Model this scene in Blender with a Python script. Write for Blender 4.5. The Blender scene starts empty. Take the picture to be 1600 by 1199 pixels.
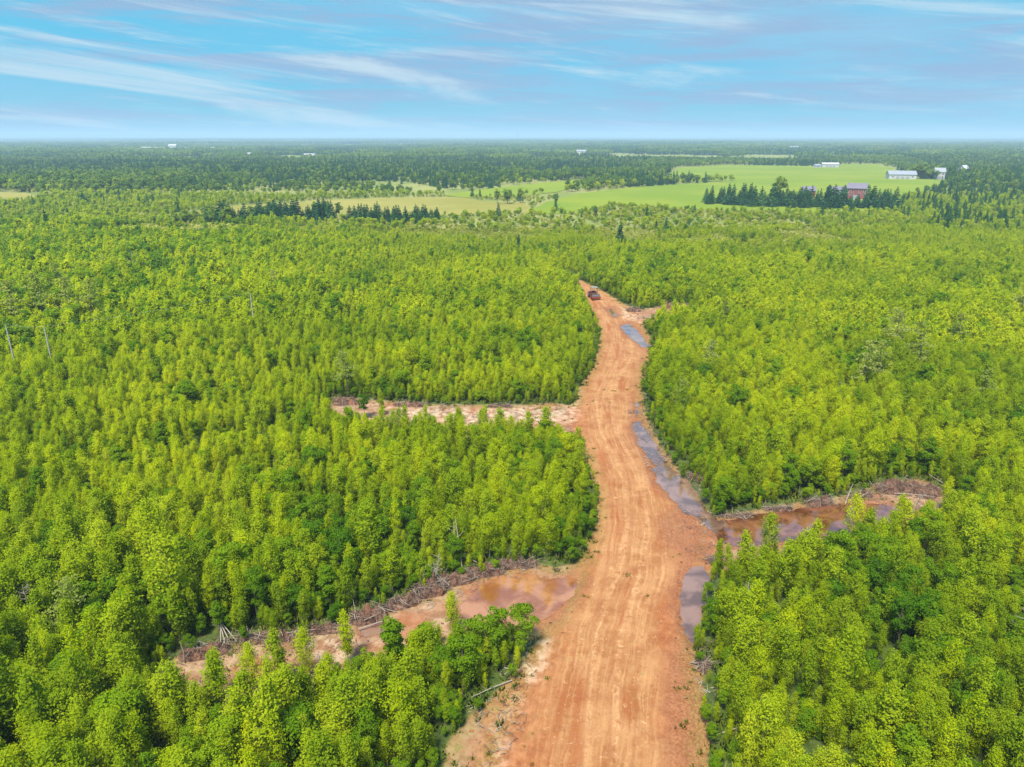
import bpy, math, random
import numpy as np
from mathutils import Vector, Matrix
R = math.radians
random.seed(7)
rng = np.random.default_rng(7)
SC = bpy.context.scene
COL = SC.collection

# ------------------------------------------------------------------ camera, sky, sun, exposure
CAM_H = 40.0
F = 1109.0                      # focal length in photo pixels (photo is 1600 wide)
PITCH = math.atan((599.5 - 214.3) / F)
cam = bpy.data.cameras.new('camera'); cam.sensor_width = 36; cam.lens = F / 1600 * 36
cam.clip_start = 0.5; cam.clip_end = 60000
co = bpy.data.objects.new('camera', cam); COL.objects.link(co)
co.location = (0, 0, CAM_H); co.rotation_euler = (R(90) - PITCH, 0, 0)
SC.camera = co

SUN_EL, SUN_AZ = 62.0, -158.0      # azimuth measured clockwise from +Y (the view): behind the viewer, a little to the left
W = bpy.data.worlds.new('World'); SC.world = W; W.use_nodes = True
def world():
    nt = W.node_tree; nt.nodes.clear()
    n = nt.nodes.new; L = nt.links.new
    out = n('ShaderNodeOutputWorld'); bg = n('ShaderNodeBackground')
    bg.inputs['Strength'].default_value = 0.15
    L(bg.outputs[0], out.inputs[0])
    sky = n('ShaderNodeTexSky'); sky.sky_type = 'NISHITA'; sky.sun_disc = False
    sky.sun_elevation = R(SUN_EL); sky.sun_rotation = R(SUN_AZ)
    sky.air_density = 1.0; sky.dust_density = 0.6; sky.ozone_density = 1.0; sky.altitude = 40
    hs = n('ShaderNodeHueSaturation'); hs.inputs['Hue'].default_value = 0.482
    hs.inputs['Saturation'].default_value = 1.10; hs.inputs['Value'].default_value = 1.0
    L(sky.outputs[0], hs.inputs['Color'])
    tc = n('ShaderNodeTexCoord'); sep = n('ShaderNodeSeparateXYZ'); L(tc.outputs['Generated'], sep.inputs[0])
    def math_(op, a, b=None, c=None):
        m = n('ShaderNodeMath'); m.operation = op
        for i, v in enumerate((a, b, c)):
            if v is None: continue
            if isinstance(v, (int, float)): m.inputs[i].default_value = v
            else: L(v, m.inputs[i])
        return m.outputs[0]
    X, Y, Z = sep.outputs
    def rng_(v, a, b, c=0.0, d=1.0):
        mr = n('ShaderNodeMapRange'); mr.interpolation_type = 'SMOOTHSTEP'
        for k_, x_ in zip(('From Min', 'From Max', 'To Min', 'To Max'), (a, b, c, d)): mr.inputs[k_].default_value = x_
        L(v, mr.inputs['Value']); return mr.outputs[0]
    def layer(sh, sv, tilt, off, detail, rough, dist, lo, hi, hi_to=1.0):
        cb = n('ShaderNodeCombineXYZ'); L(math_('MULTIPLY', X, sh), cb.inputs[0]); L(math_('MULTIPLY_ADD', Y, sh, off), cb.inputs[1])
        L(math_('MULTIPLY', math_('MULTIPLY_ADD', X, tilt, math_('POWER', math_('MAXIMUM', Z, 0.0), .85)), sv), cb.inputs[2])
        ns = n('ShaderNodeTexNoise'); ns.inputs['Scale'].default_value = 1; ns.inputs['Detail'].default_value = detail
        ns.inputs['Roughness'].default_value = rough; ns.inputs['Distortion'].default_value = dist
        L(cb.outputs[0], ns.inputs['Vector']); return rng_(ns.outputs['Fac'], lo, hi, 0, hi_to)
    def mix(f, a, b):
        m = n('ShaderNodeMix'); m.data_type = 'RGBA'
        if isinstance(f, float): m.inputs[0].default_value = f
        else: L(f, m.inputs[0])
        for i, v in ((6, a), (7, b)):
            if isinstance(v, tuple): m.inputs[i].default_value = v + (1,)
            else: L(v, m.inputs[i])
        return m.outputs[2]
    base = mix(rng_(Z, 0.0, 0.09), (.60, 1.72, 2.18), (.36, 1.62, 2.42)); base = mix(rng_(Z, .12, .34), base, (.22, 1.15, 2.2))
    veil = math_('MULTIPLY', layer(1.3, 7, .05, 2.0, 5, .6, .4, .34, .66), rng_(X, -.50, .40, .35, .85))
    c = mix(veil, base, (.88, 1.68, 2.35))
    bank = math_('MULTIPLY', layer(3.0, 30, .02, 11.3, 9, .66, .4, .43, .60), rng_(Z, .0, .02))
    c = mix(math_('MULTIPLY', bank, .92), c, (.88, 1.38, 2.05))
    cirr = math_('MAXIMUM', layer(1.9, 20, .16, 5.1, 10, .66, .6, .49, .68), math_('MULTIPLY', layer(4.0, 46, .10, 8.4, 10, .70, .5, .54, .70), .6))
    c = mix(math_('MULTIPLY', cirr, .85), c, (1.75, 2.2, 2.5))
    c = mix(rng_(Z, .22, .60, 1.0, 0.0), hs.outputs[0], c)
    L(c, bg.inputs['Color'])
world()
sun = bpy.data.lights.new('sun', 'SUN'); sun.energy = 3.2; sun.angle = R(12.0); sun.color = (1.0, 0.95, 0.86)
so = bpy.data.objects.new('sun', sun); COL.objects.link(so)
sd = Vector((math.sin(R(SUN_AZ)) * math.cos(R(SUN_EL)), math.cos(R(SUN_AZ)) * math.cos(R(SUN_EL)), math.sin(R(SUN_EL))))
so.rotation_euler = sd.to_track_quat('Z', 'Y').to_euler(); so.location = sd * 200
SC.view_settings.view_transform = 'Standard'; SC.view_settings.look = 'None'
SC.view_settings.exposure = 1.22; SC.view_settings.gamma = 1.0
SC.cycles.max_bounces = 6; SC.cycles.diffuse_bounces = 3; SC.cycles.glossy_bounces = 2
SC.cycles.transmission_bounces = 3; SC.cycles.transparent_max_bounces = 6; SC.cycles.volume_bounces = 0
SC.cycles.use_denoising = True

# ------------------------------------------------------------------ photo pixel -> point on the ground, in metres
def gp(u, v, z=0.0):
    x = (np.asarray(u, float) - 800) / F; y = -(np.asarray(v, float) - 599.5) / F
    dy = math.cos(PITCH) + y * math.sin(PITCH); dz = -math.sin(PITCH) + y * math.cos(PITCH)
    t = (z - CAM_H) / dz
    return np.stack([x * t, dy * t], -1)
def poly(pts, z=0.0):
    p = np.array(pts, float); return gp(p[:, 0], p[:, 1], z)
def project(P):       # world (N,3) -> photo pixel u,v and depth
    P = np.atleast_2d(P); d = P - np.array([0, 0, CAM_H])
    z = d[:, 1] * math.cos(PITCH) - d[:, 2] * math.sin(PITCH)
    y = d[:, 1] * math.sin(PITCH) + d[:, 2] * math.cos(PITCH)
    z = np.maximum(z, 0.1)
    return 800 + F * d[:, 0] / z, 599.5 - F * y / z, z
def sdist(P, poly_):  # signed distance, positive inside
    P = np.asarray(P, float); out = np.full(len(P), 1e9); ins = np.zeros(len(P), bool)
    n = len(poly_)
    for i in range(n):
        a, b = poly_[i], poly_[(i + 1) % n]; ab = b - a
        ap = P - a; t = np.clip((ap @ ab) / max(ab @ ab, 1e-9), 0, 1)
        out = np.minimum(out, np.hypot(ap[:, 0] - t * ab[0], ap[:, 1] - t * ab[1]))
        c = ((a[1] > P[:, 1]) != (b[1] > P[:, 1]))
        if abs(ab[1]) > 1e-12:
            ins ^= c & (P[:, 0] < ab[0] * (P[:, 1] - a[1]) / ab[1] + a[0])
    return np.where(ins, out, -out)
def smooth(a, b, x):
    t = np.clip((x - a) / (b - a), 0, 1); return t * t * (3 - 2 * t)
_perm = np.random.default_rng(3).random((64, 64))
def vnoise(x, y, s, seed=0):
    x = np.asarray(x, float) / s + seed * 17.3; y = np.asarray(y, float) / s + seed * 9.1
    xi = np.floor(x).astype(int); yi = np.floor(y).astype(int); fx = x - xi; fy = y - yi
    fx = fx * fx * (3 - 2 * fx); fy = fy * fy * (3 - 2 * fy)
    g = lambda i, j: _perm[(i * 7 + seed * 5) % 64, (j * 11 + i * 3) % 64]
    a = g(xi, yi); b = g(xi + 1, yi); c = g(xi, yi + 1); d = g(xi + 1, yi + 1)
    return (a * (1 - fx) + b * fx) * (1 - fy) + (c * (1 - fx) + d * fx) * fy
def fbm(x, y, s, seed=0, o=3):
    v = 0; a = 0.5; t = 0
    for k in range(o):
        v = v + a * vnoise(x, y, s / 2 ** k, seed + k); t += a; a *= 0.5
    return v / t

# ------------------------------------------------------------------ plan of the place
ROAD = poly([(560,1700),(715,1260),(745,1199),(772,1130),(800,1060),(828,1015),(850,985),(880,940),(905,880),(925,835),(930,800),(928,765),(918,725),
             (905,690),(893,660),(893,640),(905,605),(925,575),(934,545),(935,520),(926,498),(914,475),(904,455),(893,440),(884,430),(878,422),
             (882,419),(890,428),(905,437),(925,446),(945,456),(962,466),(985,484),(1004,505),(1018,530),(1020,550),(1008,580),(1004,610),(1010,650),
             (1035,700),(1072,750),(1105,795),(1122,830),(1118,865),(1110,900),(1098,960),(1090,1010),(1097,1060),(1105,1120),(1108,1199),(1112,1260),(1130,1700)])
SPUR_L = poly([(940,835),(900,880),(868,888),(835,880),(800,886),(760,896),(720,905),(690,915),(655,930),(610,945),(565,963),(520,978),(465,990),
               (400,1000),(340,1008),(285,1018),(240,1050),(246,1096),(330,1120),(450,1098),(560,1052),(640,1014),(740,1004),(830,1000),(900,980)])
SPUR_R = poly([(1080,800),(1120,806),(1170,798),(1230,788),(1290,780),(1350,768),(1370,755),(1440,748),(1480,768),(1490,795),(1450,824),(1380,842),
               (1290,860),(1210,875),(1150,890),(1108,902),(1070,880)])
SPUR_U = poly([(930,635),(890,632),(860,630),(800,633),(740,632),(680,632),(620,627),(560,622),(524,622),(505,640),(520,660),(600,679),(700,687),(800,688),(880,692),(930,688)])
SPUR_F = poly([(970,474),(1000,484),(1040,478),(1075,476),(1080,494),(1035,500),(1010,508),(985,510)])
VERGE = poly([(500,1500),(640,1260),(690,1199),(705,1150),(750,1105),(800,1055),(835,1005),(850,985),(835,1060),(800,1120),(775,1199),(750,1260)])
CLEAR = [ROAD, SPUR_L, SPUR_R, SPUR_U, SPUR_F, VERGE]
PUDDLES = [
 poly([(1066,893),(1080,882),(1100,880),(1114,898),(1112,930),(1104,965),(1094,1003),(1080,1002),(1064,985),(1057,955),(1057,925)]),
 poly([(1098,818),(1130,812),(1180,801),(1240,793),(1300,785),(1350,783),(1400,788),(1430,800),(1420,812),(1370,824),(1280,840),(1200,852),(1150,856),(1120,846)]),
 poly([(755,912),(785,900),(825,893),(860,905),(893,898),(905,908),(898,928),(878,945),(850,962),(800,980),(740,985),(722,950)]),
 poly([(986,660),(1000,656),(1020,680),(1036,704),(1044,724),(1028,730),(1008,714),(991,690)]),
 poly([(1014,732),(1036,722),(1066,742),(1090,768),(1108,798),(1124,816),(1108,826),(1090,808),(1064,798),(1040,768),(1022,752)]),
 poly([(966,509),(984,504),(1002,520),(1017,541),(1004,543),(982,528)]),
 poly([(948,482),(958,480),(968,493),(960,497),(952,491)]),
 poly([(990,628),(998,628),(999,646),(992,646)]),
 poly([(560,970),(600,968),(600,985),(570,993)]),
]
PALE = [(poly([(815,1015),(845,990),(860,1000),(850,1040),(825,1070),(812,1050)]), 1.0),
        (poly([(748,1199),(765,1150),(800,1080),(812,1085),(790,1150),(785,1220),(740,1230)]), .55),
        (poly([(600,636),(700,640),(800,640),(880,640),(890,658),(800,664),(700,662),(610,652)]), .75),
        (poly([(970,480),(1000,495),(1000,505),(975,498)]), .8),
        (poly([(1010,670),(1030,668),(1075,735),(1060,735),(1035,700)]), .55),
        (poly([(500,980),(600,970),(600,1010),(520,1040),(470,1020)]), .35),
        (poly([(890,620),(905,605),(900,660),(888,660)]), .8),
        (poly([(1180,800),(1280,812),(1230,850),(1130,850)]), .3)]
CTR = np.array([gp(u, v) for u, v in [(925,1320),(930,1199),(940,1100),(955,1000),(990,900),(1000,820),(990,750),(960,680),(950,620),(975,560),(970,510),(945,470),(915,448),(890,430)]])
def road_coords(P):
    best = np.full(len(P), 1e9); s = np.zeros(len(P)); u = np.zeros(len(P)); acc = 0
    for i in range(len(CTR) - 1):
        a, b = CTR[i], CTR[i + 1]; ab = b - a; L = np.hypot(*ab); ap = P - a
        t = np.clip((ap @ ab) / (L * L), 0, 1); dx = ap[:, 0] - t * ab[0]; dy = ap[:, 1] - t * ab[1]
        d = np.hypot(dx, dy); m = d < best
        cr = (ab[0] * ap[:, 1] - ab[1] * ap[:, 0]) / L
        u = np.where(m, np.where(cr > 0, -d, d), u); s = np.where(m, acc + t * L, s); best = np.where(m, d, best); acc += L
    return u, s
# fields (far-off farmland)
FIELDS = {
 'hay': [poly([(470,328),(480,314),(560,311),(640,309),(720,308),(750,314),(820,318),(830,332),(760,336),(690,338),(600,345),(500,350)]),
         poly([(290,334),(360,322),(490,316),(560,312),(560,335),(470,340),(330,345)]),
         poly([(-60,318),(-60,300),(40,302),(60,308),(30,318)]), poly([(-60,285),(-60,274),(60,276),(70,280),(20,285)]),
         poly([(770,262),(800,260),(800,268),(775,270)])],
 'green': [poly([(820,335),(855,316),(905,303),(985,294),(1070,288),(1155,284),(1030,283),(1045,272),(1060,263),(1140,258),(1250,260),(1390,261),(1400,268),(1425,280),(1480,282),
                 (1470,292),(1440,302),(1400,312),(1395,330),(1300,335),(1100,330),(960,320),(900,335)]),
           poly([(690,306),(760,296),(850,286),(925,280),(960,281),(915,290),(870,301),(800,308),(730,310)]),
           poly([(815,272),(880,268),(880,274),(820,277)]), poly([(860,254),(950,254),(950,257),(860,257)]),
           poly([(1310,262),(1320,257),(1375,257),(1378,262)]), poly([(410,246),(425,244),(520,245),(520,248)])],
}
def in_fields(P, grow=0):
    m = np.full(len(P), -1e9)
    for g in FIELDS.values():
        for q in g: m = np.maximum(m, sdist(P, q))
    return m
CLBOX = (-62, 75, 20, 225)
def clear_sd(P):
    out = np.full(len(P), -50.0); P = np.asarray(P)
    m = (P[:, 0] > CLBOX[0]) & (P[:, 0] < CLBOX[1]) & (P[:, 1] > CLBOX[2]) & (P[:, 1] < CLBOX[3])
    if m.any():
        q = P[m]; o = np.full(len(q), -50.0)
        for c in CLEAR: o = np.maximum(o, sdist(q, c))
        out[m] = o
    return out
def ground_z(x, y):
    x = np.asarray(x, float); y = np.asarray(y, float)
    far = smooth(1500, 5000, np.hypot(x, y))
    z = far * (24 * (fbm(x, y, 1700, 2, 3) - 0.35)) + smooth(5500, 11000, y) * 12
    return z

# ------------------------------------------------------------------ helpers: properties and meshes
def tag(o, label=None, cat=None, group=None, kind=None):
    if label: o['label'] = label
    if cat: o['category'] = cat
    if group: o['group'] = group
    if kind: o['kind'] = kind
    return o
def empty(name, loc, rz=0, s=1.0):
    o = bpy.data.objects.new(name, None); COL.objects.link(o); o.empty_display_size = 0.5
    o.location = loc; o.rotation_euler = (0, 0, rz); o.scale = (s, s, s) if not hasattr(s, '__len__') else s
    return o
def link(name, me, parent=None):
    o = bpy.data.objects.new(name, me); COL.objects.link(o)
    if parent is not None: o.parent = parent
    return o
def mesh_np(name, V, Q, mats, mi=None, normals=None, smooth_=False, attrs=None):
    """V (n,3), Q (m,4) or (m,3) int"""
    me = bpy.data.meshes.new(name); V = np.asarray(V, np.float32); Q = np.asarray(Q, np.int32)
    k = Q.shape[1]; me.vertices.add(len(V)); me.vertices.foreach_set('co', V.ravel())
    me.loops.add(Q.size); me.loops.foreach_set('vertex_index', Q.ravel())
    me.polygons.add(len(Q)); me.polygons.foreach_set('loop_start', np.arange(0, Q.size, k, dtype=np.int32))
    try: me.polygons.foreach_set('loop_total', np.full(len(Q), k, np.int32))
    except Exception: pass
    for m in mats: me.materials.append(m)
    if mi is not None: me.polygons.foreach_set('material_index', np.asarray(mi, np.int32))
    me.polygons.foreach_set('use_smooth', np.full(len(Q), bool(smooth_ or normals is not None)))
    me.update(calc_edges=True)
    for an, av in (attrs or {}).items():
        a = me.attributes.new(an, 'FLOAT', 'POINT'); a.data.foreach_set('value', np.asarray(av, np.float32).ravel())
    if normals is not None:
        me.normals_split_custom_set_from_vertices(np.asarray(normals, float).tolist())
    return me
class MB:
    def __init__(s): s.v = []; s.f = []; s.m = []
    def add(s, vs, fs, m=0):
        b = len(s.v); s.v += [tuple(p) for p in vs]; s.f += [tuple(b + i for i in f) for f in fs]; s.m += [m] * len(fs)
    def box(s, c, d, rz=0, m=0, M=None):
        x, y, z = d[0] / 2, d[1] / 2, d[2] / 2
        vs = [Vector((a * x, b * y, e * z)) for e in (-1, 1) for a, b in ((-1, -1), (1, -1), (1, 1), (-1, 1))]
        ro = M if M is not None else Matrix.Rotation(rz, 3, 'Z')
        s.add([ro @ v + Vector(c) for v in vs], [(3, 2, 1, 0), (4, 5, 6, 7), (0, 1, 5, 4), (1, 2, 6, 5), (2, 3, 7, 6), (3, 0, 4, 7)], m)
    def tube(s, pts, rad, n=6, m=0, cap=True):
        pts = [Vector(p) for p in pts]; rad = rad if hasattr(rad, '__len__') else [rad] * len(pts)
        vs = []; fs = []
        for i, p in enumerate(pts):
            t = (pts[min(i + 1, len(pts) - 1)] - pts[max(i - 1, 0)]).normalized()
            a = t.orthogonal().normalized() if abs(t.z) < .98 else Vector((1, 0, 0)); a = (a - t * a.dot(t)).normalized(); b = t.cross(a)
            for k in range(n):
                an = 2 * math.pi * k / n; vs.append(p + (a * math.cos(an) + b * math.sin(an)) * rad[i])
        for i in range(len(pts) - 1):
            for k in range(n): fs.append((i * n + k, i * n + (k + 1) % n, (i + 1) * n + (k + 1) % n, (i + 1) * n + k))
        if cap: fs += [tuple(reversed(range(n))), tuple((len(pts) - 1) * n + k for k in range(n))]
        s.add(vs, fs, m)
    def build(s, name, mats, parent=None, smooth_=False):
        me = bpy.data.meshes.new(name); me.from_pydata(s.v, [], s.f)
        for m in (mats if isinstance(mats, (list, tuple)) else [mats]): me.materials.append(m)
        me.polygons.foreach_set('material_index', s.m)
        if smooth_: me.polygons.foreach_set('use_smooth', [True] * len(s.f))
        me.update(); return link(name, me, parent)

# ------------------------------------------------------------------ materials
class NT:
    def __init__(s, name):
        s.mat = bpy.data.materials.new(name); s.mat.use_nodes = True; s.t = s.mat.node_tree; s.t.nodes.clear()
        s.out = s.t.nodes.new('ShaderNodeOutputMaterial')
    def n(s, k, **kw):
        o = s.t.nodes.new(k)
        for a, b in kw.items(): setattr(o, a, b)
        return o
    def L(s, a, b): s.t.links.new(a, b)
    def set(s, sock, v):
        if isinstance(v, (int, float)): sock.default_value = v
        elif isinstance(v, tuple): sock.default_value = v if len(v) == len(sock.default_value) else v + (1,)
        else: s.L(v, sock)
    def m(s, op, a, b=None, c=None, clamp=False):
        o = s.n('ShaderNodeMath', operation=op, use_clamp=clamp)
        for i, v in enumerate((a, b, c)):
            if v is not None: s.set(o.inputs[i], v)
        return o.outputs[0]
    def noise(s, vec, scale, detail=4, rough=.55, dist=0, dim='3D'):
        o = s.n('ShaderNodeTexNoise', noise_dimensions=dim)
        s.set(o.inputs['Scale'], scale); o.inputs['Detail'].default_value = detail; o.inputs['Roughness'].default_value = rough
        o.inputs['Distortion'].default_value = dist
        if vec is not None: s.L(vec, o.inputs['Vector'])
        return o.outputs['Fac']
    def rmp(s, v, a, b, c=0.0, d=1.0, st=True):
        o = s.n('ShaderNodeMapRange'); o.interpolation_type = 'SMOOTHSTEP' if st else 'LINEAR'
        s.L(v, o.inputs['Value'])
        for k, x in zip(('From Min', 'From Max', 'To Min', 'To Max'), (a, b, c, d)): o.inputs[k].default_value = x
        return o.outputs[0]
    def mix(s, f, a, b, mode='MIX'):
        o = s.n('ShaderNodeMix', data_type='RGBA', blend_type=mode); s.set(o.inputs[0], f); s.set(o.inputs[6], a); s.set(o.inputs[7], b)
        return o.outputs[2]
    def attr(s, name):
        o = s.n('ShaderNodeAttribute'); o.attribute_name = name; return o.outputs['Fac']
    def pos(s): return s.n('ShaderNodeNewGeometry').outputs['Position']
    def mapping(s, vec, sc):
        o = s.n('ShaderNodeMapping'); s.L(vec, o.inputs['Vector']); o.inputs['Scale'].default_value = sc; return o.outputs[0]

def foliage(name, dark, mid, light, trans=0.35, lf=30.0, iv=.32):
    N = NT(name); oi = N.n('ShaderNodeObjectInfo'); loc = oi.outputs['Location']
    low = N.rmp(N.noise(loc, 1.0 / lf, 2, .6), .38, .62)
    wn = N.n('ShaderNodeTexWhiteNoise', noise_dimensions='3D'); N.L(loc, wn.inputs['Vector'])
    t = N.m('ADD', N.m('MULTIPLY', low, .45), N.m('MULTIPLY', wn.outputs['Value'], .55))
    isl = N.n('ShaderNodeNewGeometry').outputs['Random Per Island']
    t = N.m('ADD', t, N.m('MULTIPLY', N.m('SUBTRACT', isl, .5), iv), clamp=True)
    c = N.mix(N.rmp(t, 0, .5, st=False), dark, mid); c = N.mix(N.rmp(t, .5, 1, st=False), c, light)
    d = N.n('ShaderNodeBsdfDiffuse'); tr = N.n('ShaderNodeBsdfTranslucent'); mx = N.n('ShaderNodeMixShader')
    N.L(c, d.inputs['Color'])
    c2 = N.mix(1.0, c, (1.15, 1.25, .55), 'MULTIPLY'); N.L(c2, tr.inputs['Color'])
    mx.inputs[0].default_value = trans; N.L(d.outputs[0], mx.inputs[1]); N.L(tr.outputs[0], mx.inputs[2])
    N.L(mx.outputs[0], N.out.inputs[0]); return N.mat
def plain(name, col, rough=.8, var=.25, sc=3.0, metal=0.0, bump=0.0):
    N = NT(name); b = N.n('ShaderNodeBsdfPrincipled'); tc = N.n('ShaderNodeTexCoord').outputs['Object']
    f = N.noise(tc, sc, 5, .6)
    c = N.mix(f, tuple(x * (1 - var) for x in col), tuple(min(1, x * (1 + var)) for x in col))
    N.L(c, b.inputs['Base Color']); b.inputs['Roughness'].default_value = rough; b.inputs['Metallic'].default_value = metal
    if bump:
        bp = N.n('ShaderNodeBump'); bp.inputs['Strength'].default_value = bump; N.L(f, bp.inputs['Height']); N.L(bp.outputs[0], b.inputs['Normal'])
    N.L(b.outputs[0], N.out.inputs[0]); return N.mat

M_BIRCH = foliage('birch_leaves', (.220,.295,.006), (.360,.430,.006), (.490,.510,.008), .46)
M_MAPLE = foliage('maple_leaves', (.070,.165,.007), (.155,.258,.007), (.270,.360,.010), .44)
M_ASPEN = foliage('aspen_leaves', (.175,.260,.008), (.295,.370,.010), (.415,.450,.018), .46)
M_PINE = foliage('larch_needles', (.150,.200,.030), (.235,.275,.050), (.320,.345,.090), .3)
M_SPRUCE = foliage('spruce_needles', (.018,.070,.024), (.032,.100,.032), (.060,.140,.038), .15)
M_SCRUB = foliage('scrub_leaves', (.200,.245,.012), (.320,.340,.035), (.430,.420,.140), .3, 22)
M_FARDEC = foliage('woodland_leaves', (.060,.125,.018), (.115,.190,.022), (.200,.265,.030), .25, 60, .16)
M_TRUNK = plain('pale_bark', (.30,.25,.19), .9, .4, 6)
M_BARK = plain('brown_bark', (.13,.095,.07), .95, .4, 6)
M_DEAD = plain('weathered_wood', (.30,.25,.19), .9, .3, 5)
M_DEBRIS = plain('dry_brush', (.15,.095,.065), .95, .5, 2)

def ground_material():
    N = NT('earth'); b = N.n('ShaderNodeBsdfPrincipled'); P = N.pos()
    sd = N.attr('sd'); u = N.attr('across'); s = N.attr('along'); wet = N.attr('wet'); pale = N.attr('pale'); road = N.attr('road'); vg = N.attr('verge')
    n1 = N.noise(P, .9, 6, .62); n2 = N.noise(P, .16, 5, .6); n3 = N.noise(P, 5.0, 5, .65); n4 = N.noise(P, .35, 6, .65, .6); n5 = N.noise(P, 1.7, 7, .72, .8)
    cb = N.n('ShaderNodeCombineXYZ'); N.L(N.m('ADD', u, N.m('MULTIPLY', N.m('SUBTRACT', n2, .5), 1.5)), cb.inputs[0]); N.L(N.m('MULTIPLY', s, .035), cb.inputs[1])
    st = N.noise(cb.outputs[0], 3.2, 8, .70)                      # tyre streaks along the road
    cb2 = N.n('ShaderNodeCombineXYZ'); N.L(u, cb2.inputs[0]); N.L(N.m('MULTIPLY', s, .12), cb2.inputs[1])
    st2 = N.noise(cb2.outputs[0], .55, 4, .6)
    c = N.mix(N.rmp(n4, .34, .66), (.240,.085,.024), (.340,.160,.058))
    c = N.mix(N.rmp(N.noise(P, .22, 5, .6), .45, .65, 0, .7), c, (.385,.190,.074))
    c = N.mix(N.rmp(st, .46, .68, 0, .6), c, (.46,.245,.100))
    c = N.mix(N.rmp(st, .47, .36, 0, .6), c, (.25,.085,.026))
    c = N.mix(N.rmp(st2, .50, .64, 0, .7), c, (.25,.070,.018))
    c = N.mix(N.rmp(n3, .58, .72, 0, .45), c, (.52,.34,.17)); c = N.mix(N.rmp(n5, .58, .68, 0, .7), c, (.50,.30,.14)); c = N.mix(N.rmp(n5, .43, .34, 0, .7), c, (.24,.070,.020))
    tl = N.m('ABSOLUTE', N.m('SUBTRACT', N.m('ABSOLUTE', N.m('ADD', u, N.m('MULTIPLY', N.m('SUBTRACT', N.noise(P, .014, 1), .5), 8.0))), 1.05))
    c = N.mix(N.m('MULTIPLY', N.rmp(tl, .42, .10), N.rmp(n5, .38, .66, .0, .42)), c, (.52,.30,.135))
    tl2 = N.m('ABSOLUTE', N.m('SUBTRACT', N.m('ABSOLUTE', N.m('ADD', N.m('ADD', u, .9), N.m('MULTIPLY', N.m('SUBTRACT', N.noise(P, .012, 1), .5), 16.0))), 1.0))
    c = N.mix(N.m('MULTIPLY', N.rmp(tl2, .24, .06), N.rmp(n5, .40, .60, .05, .6)), c, (.27,.10,.036))
    c = N.mix(N.rmp(N.noise(P, 7.0, 4, .7), .66, .74, 0, .7), c, (.14,.045,.016))
    # redder, wetter soil away from the driven middle
    side = N.m('ABSOLUTE', N.m('ADD', u, N.m('MULTIPLY', N.m('SUBTRACT', n2, .5), 6.0)))
    c = N.mix(N.rmp(side, 2.4, 6.0, 0, .8), c, N.mix(N.rmp(n1, .35, .65), (.20,.052,.014), (.38,.150,.056)))
    # spurs: duller grey-brown stripped soil
    spur = N.mix(N.rmp(n1, .35, .65), (.21,.10,.048), (.36,.23,.13)); spur = N.mix(N.rmp(n2, .45, .6, 0, .6), spur, (.28,.09,.03))
    c = N.mix(N.rmp(N.m('ADD', road, N.m('MULTIPLY', N.m('SUBTRACT', n1, .5), 3.0)), .5, -1.5), c, spur)
    c = N.mix(N.m('MULTIPLY', pale, N.rmp(N.m('ADD', n1, N.m('MULTIPLY', n3, .5)), .60, .95)), c, (.52,.40,.27))
    c = N.mix(N.m('MULTIPLY', wet, N.rmp(n1, .2, .7, .5, 1)), c, N.mix(N.rmp(n3, .4, .6), (.16,.055,.022), (.30,.12,.05)))
    # weeds on the bare soil
    wd = N.m('MULTIPLY', N.rmp(N.noise(P, 1.6, 6, .75), .56, .70), N.rmp(N.noise(P, .12, 3, .5), .44, .60))
    edge = N.rmp(N.m('ADD', sd, N.m('MULTIPLY', N.m('SUBTRACT', n1, .5), 2.5)), 2.2, .2)
    wd = N.m('MAXIMUM', N.m('MULTIPLY', wd, .6), N.m('MULTIPLY', edge, N.rmp(n3, .42, .62, .1, .75)))
    wd = N.m('MAXIMUM', wd, N.m('MULTIPLY', vg, N.rmp(n1, .50, .66, 0, .75)))
    c = N.mix(wd, c, N.mix(N.rmp(n3, .35, .65), (.085,.11,.012), (.22,.20,.05)))
    # forest floor and far grassland
    floor = N.mix(N.rmp(n1, .35, .65), (.035,.060,.010), (.080,.105,.016))
    cd = N.n('ShaderNodeVectorMath', operation='LENGTH'); N.L(P, cd.inputs[0]); dist = cd.outputs['Value']
    grass = N.mix(N.rmp(N.noise(P, .02, 5, .6), .4, .6), (.15,.18,.028), (.24,.235,.060))
    floor = N.mix(N.rmp(dist, 180, 330), floor, grass)
    c = N.mix(N.rmp(N.m('ADD', sd, N.m('MULTIPLY', N.m('SUBTRACT', n1, .5), 1.2)), .25, -.25), c, floor)
    N.L(c, b.inputs['Base Color'])
    N.L(N.rmp(wet, 0, 1, .95, .5), b.inputs['Roughness']); b.inputs['Specular IOR Level'].default_value = .25
    h = N.m('ADD', N.m('MULTIPLY', n3, .05), N.m('ADD', N.m('MULTIPLY', n1, .16), N.m('MULTIPLY', st, .04)))
    bp = N.n('ShaderNodeBump'); bp.inputs['Strength'].default_value = .8; bp.inputs['Distance'].default_value = 1.0
    N.L(h, bp.inputs['Height']); N.L(bp.outputs[0], b.inputs['Normal'])
    N.L(b.outputs[0], N.out.inputs[0]); return N.mat
M_EARTH = ground_material()
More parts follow.
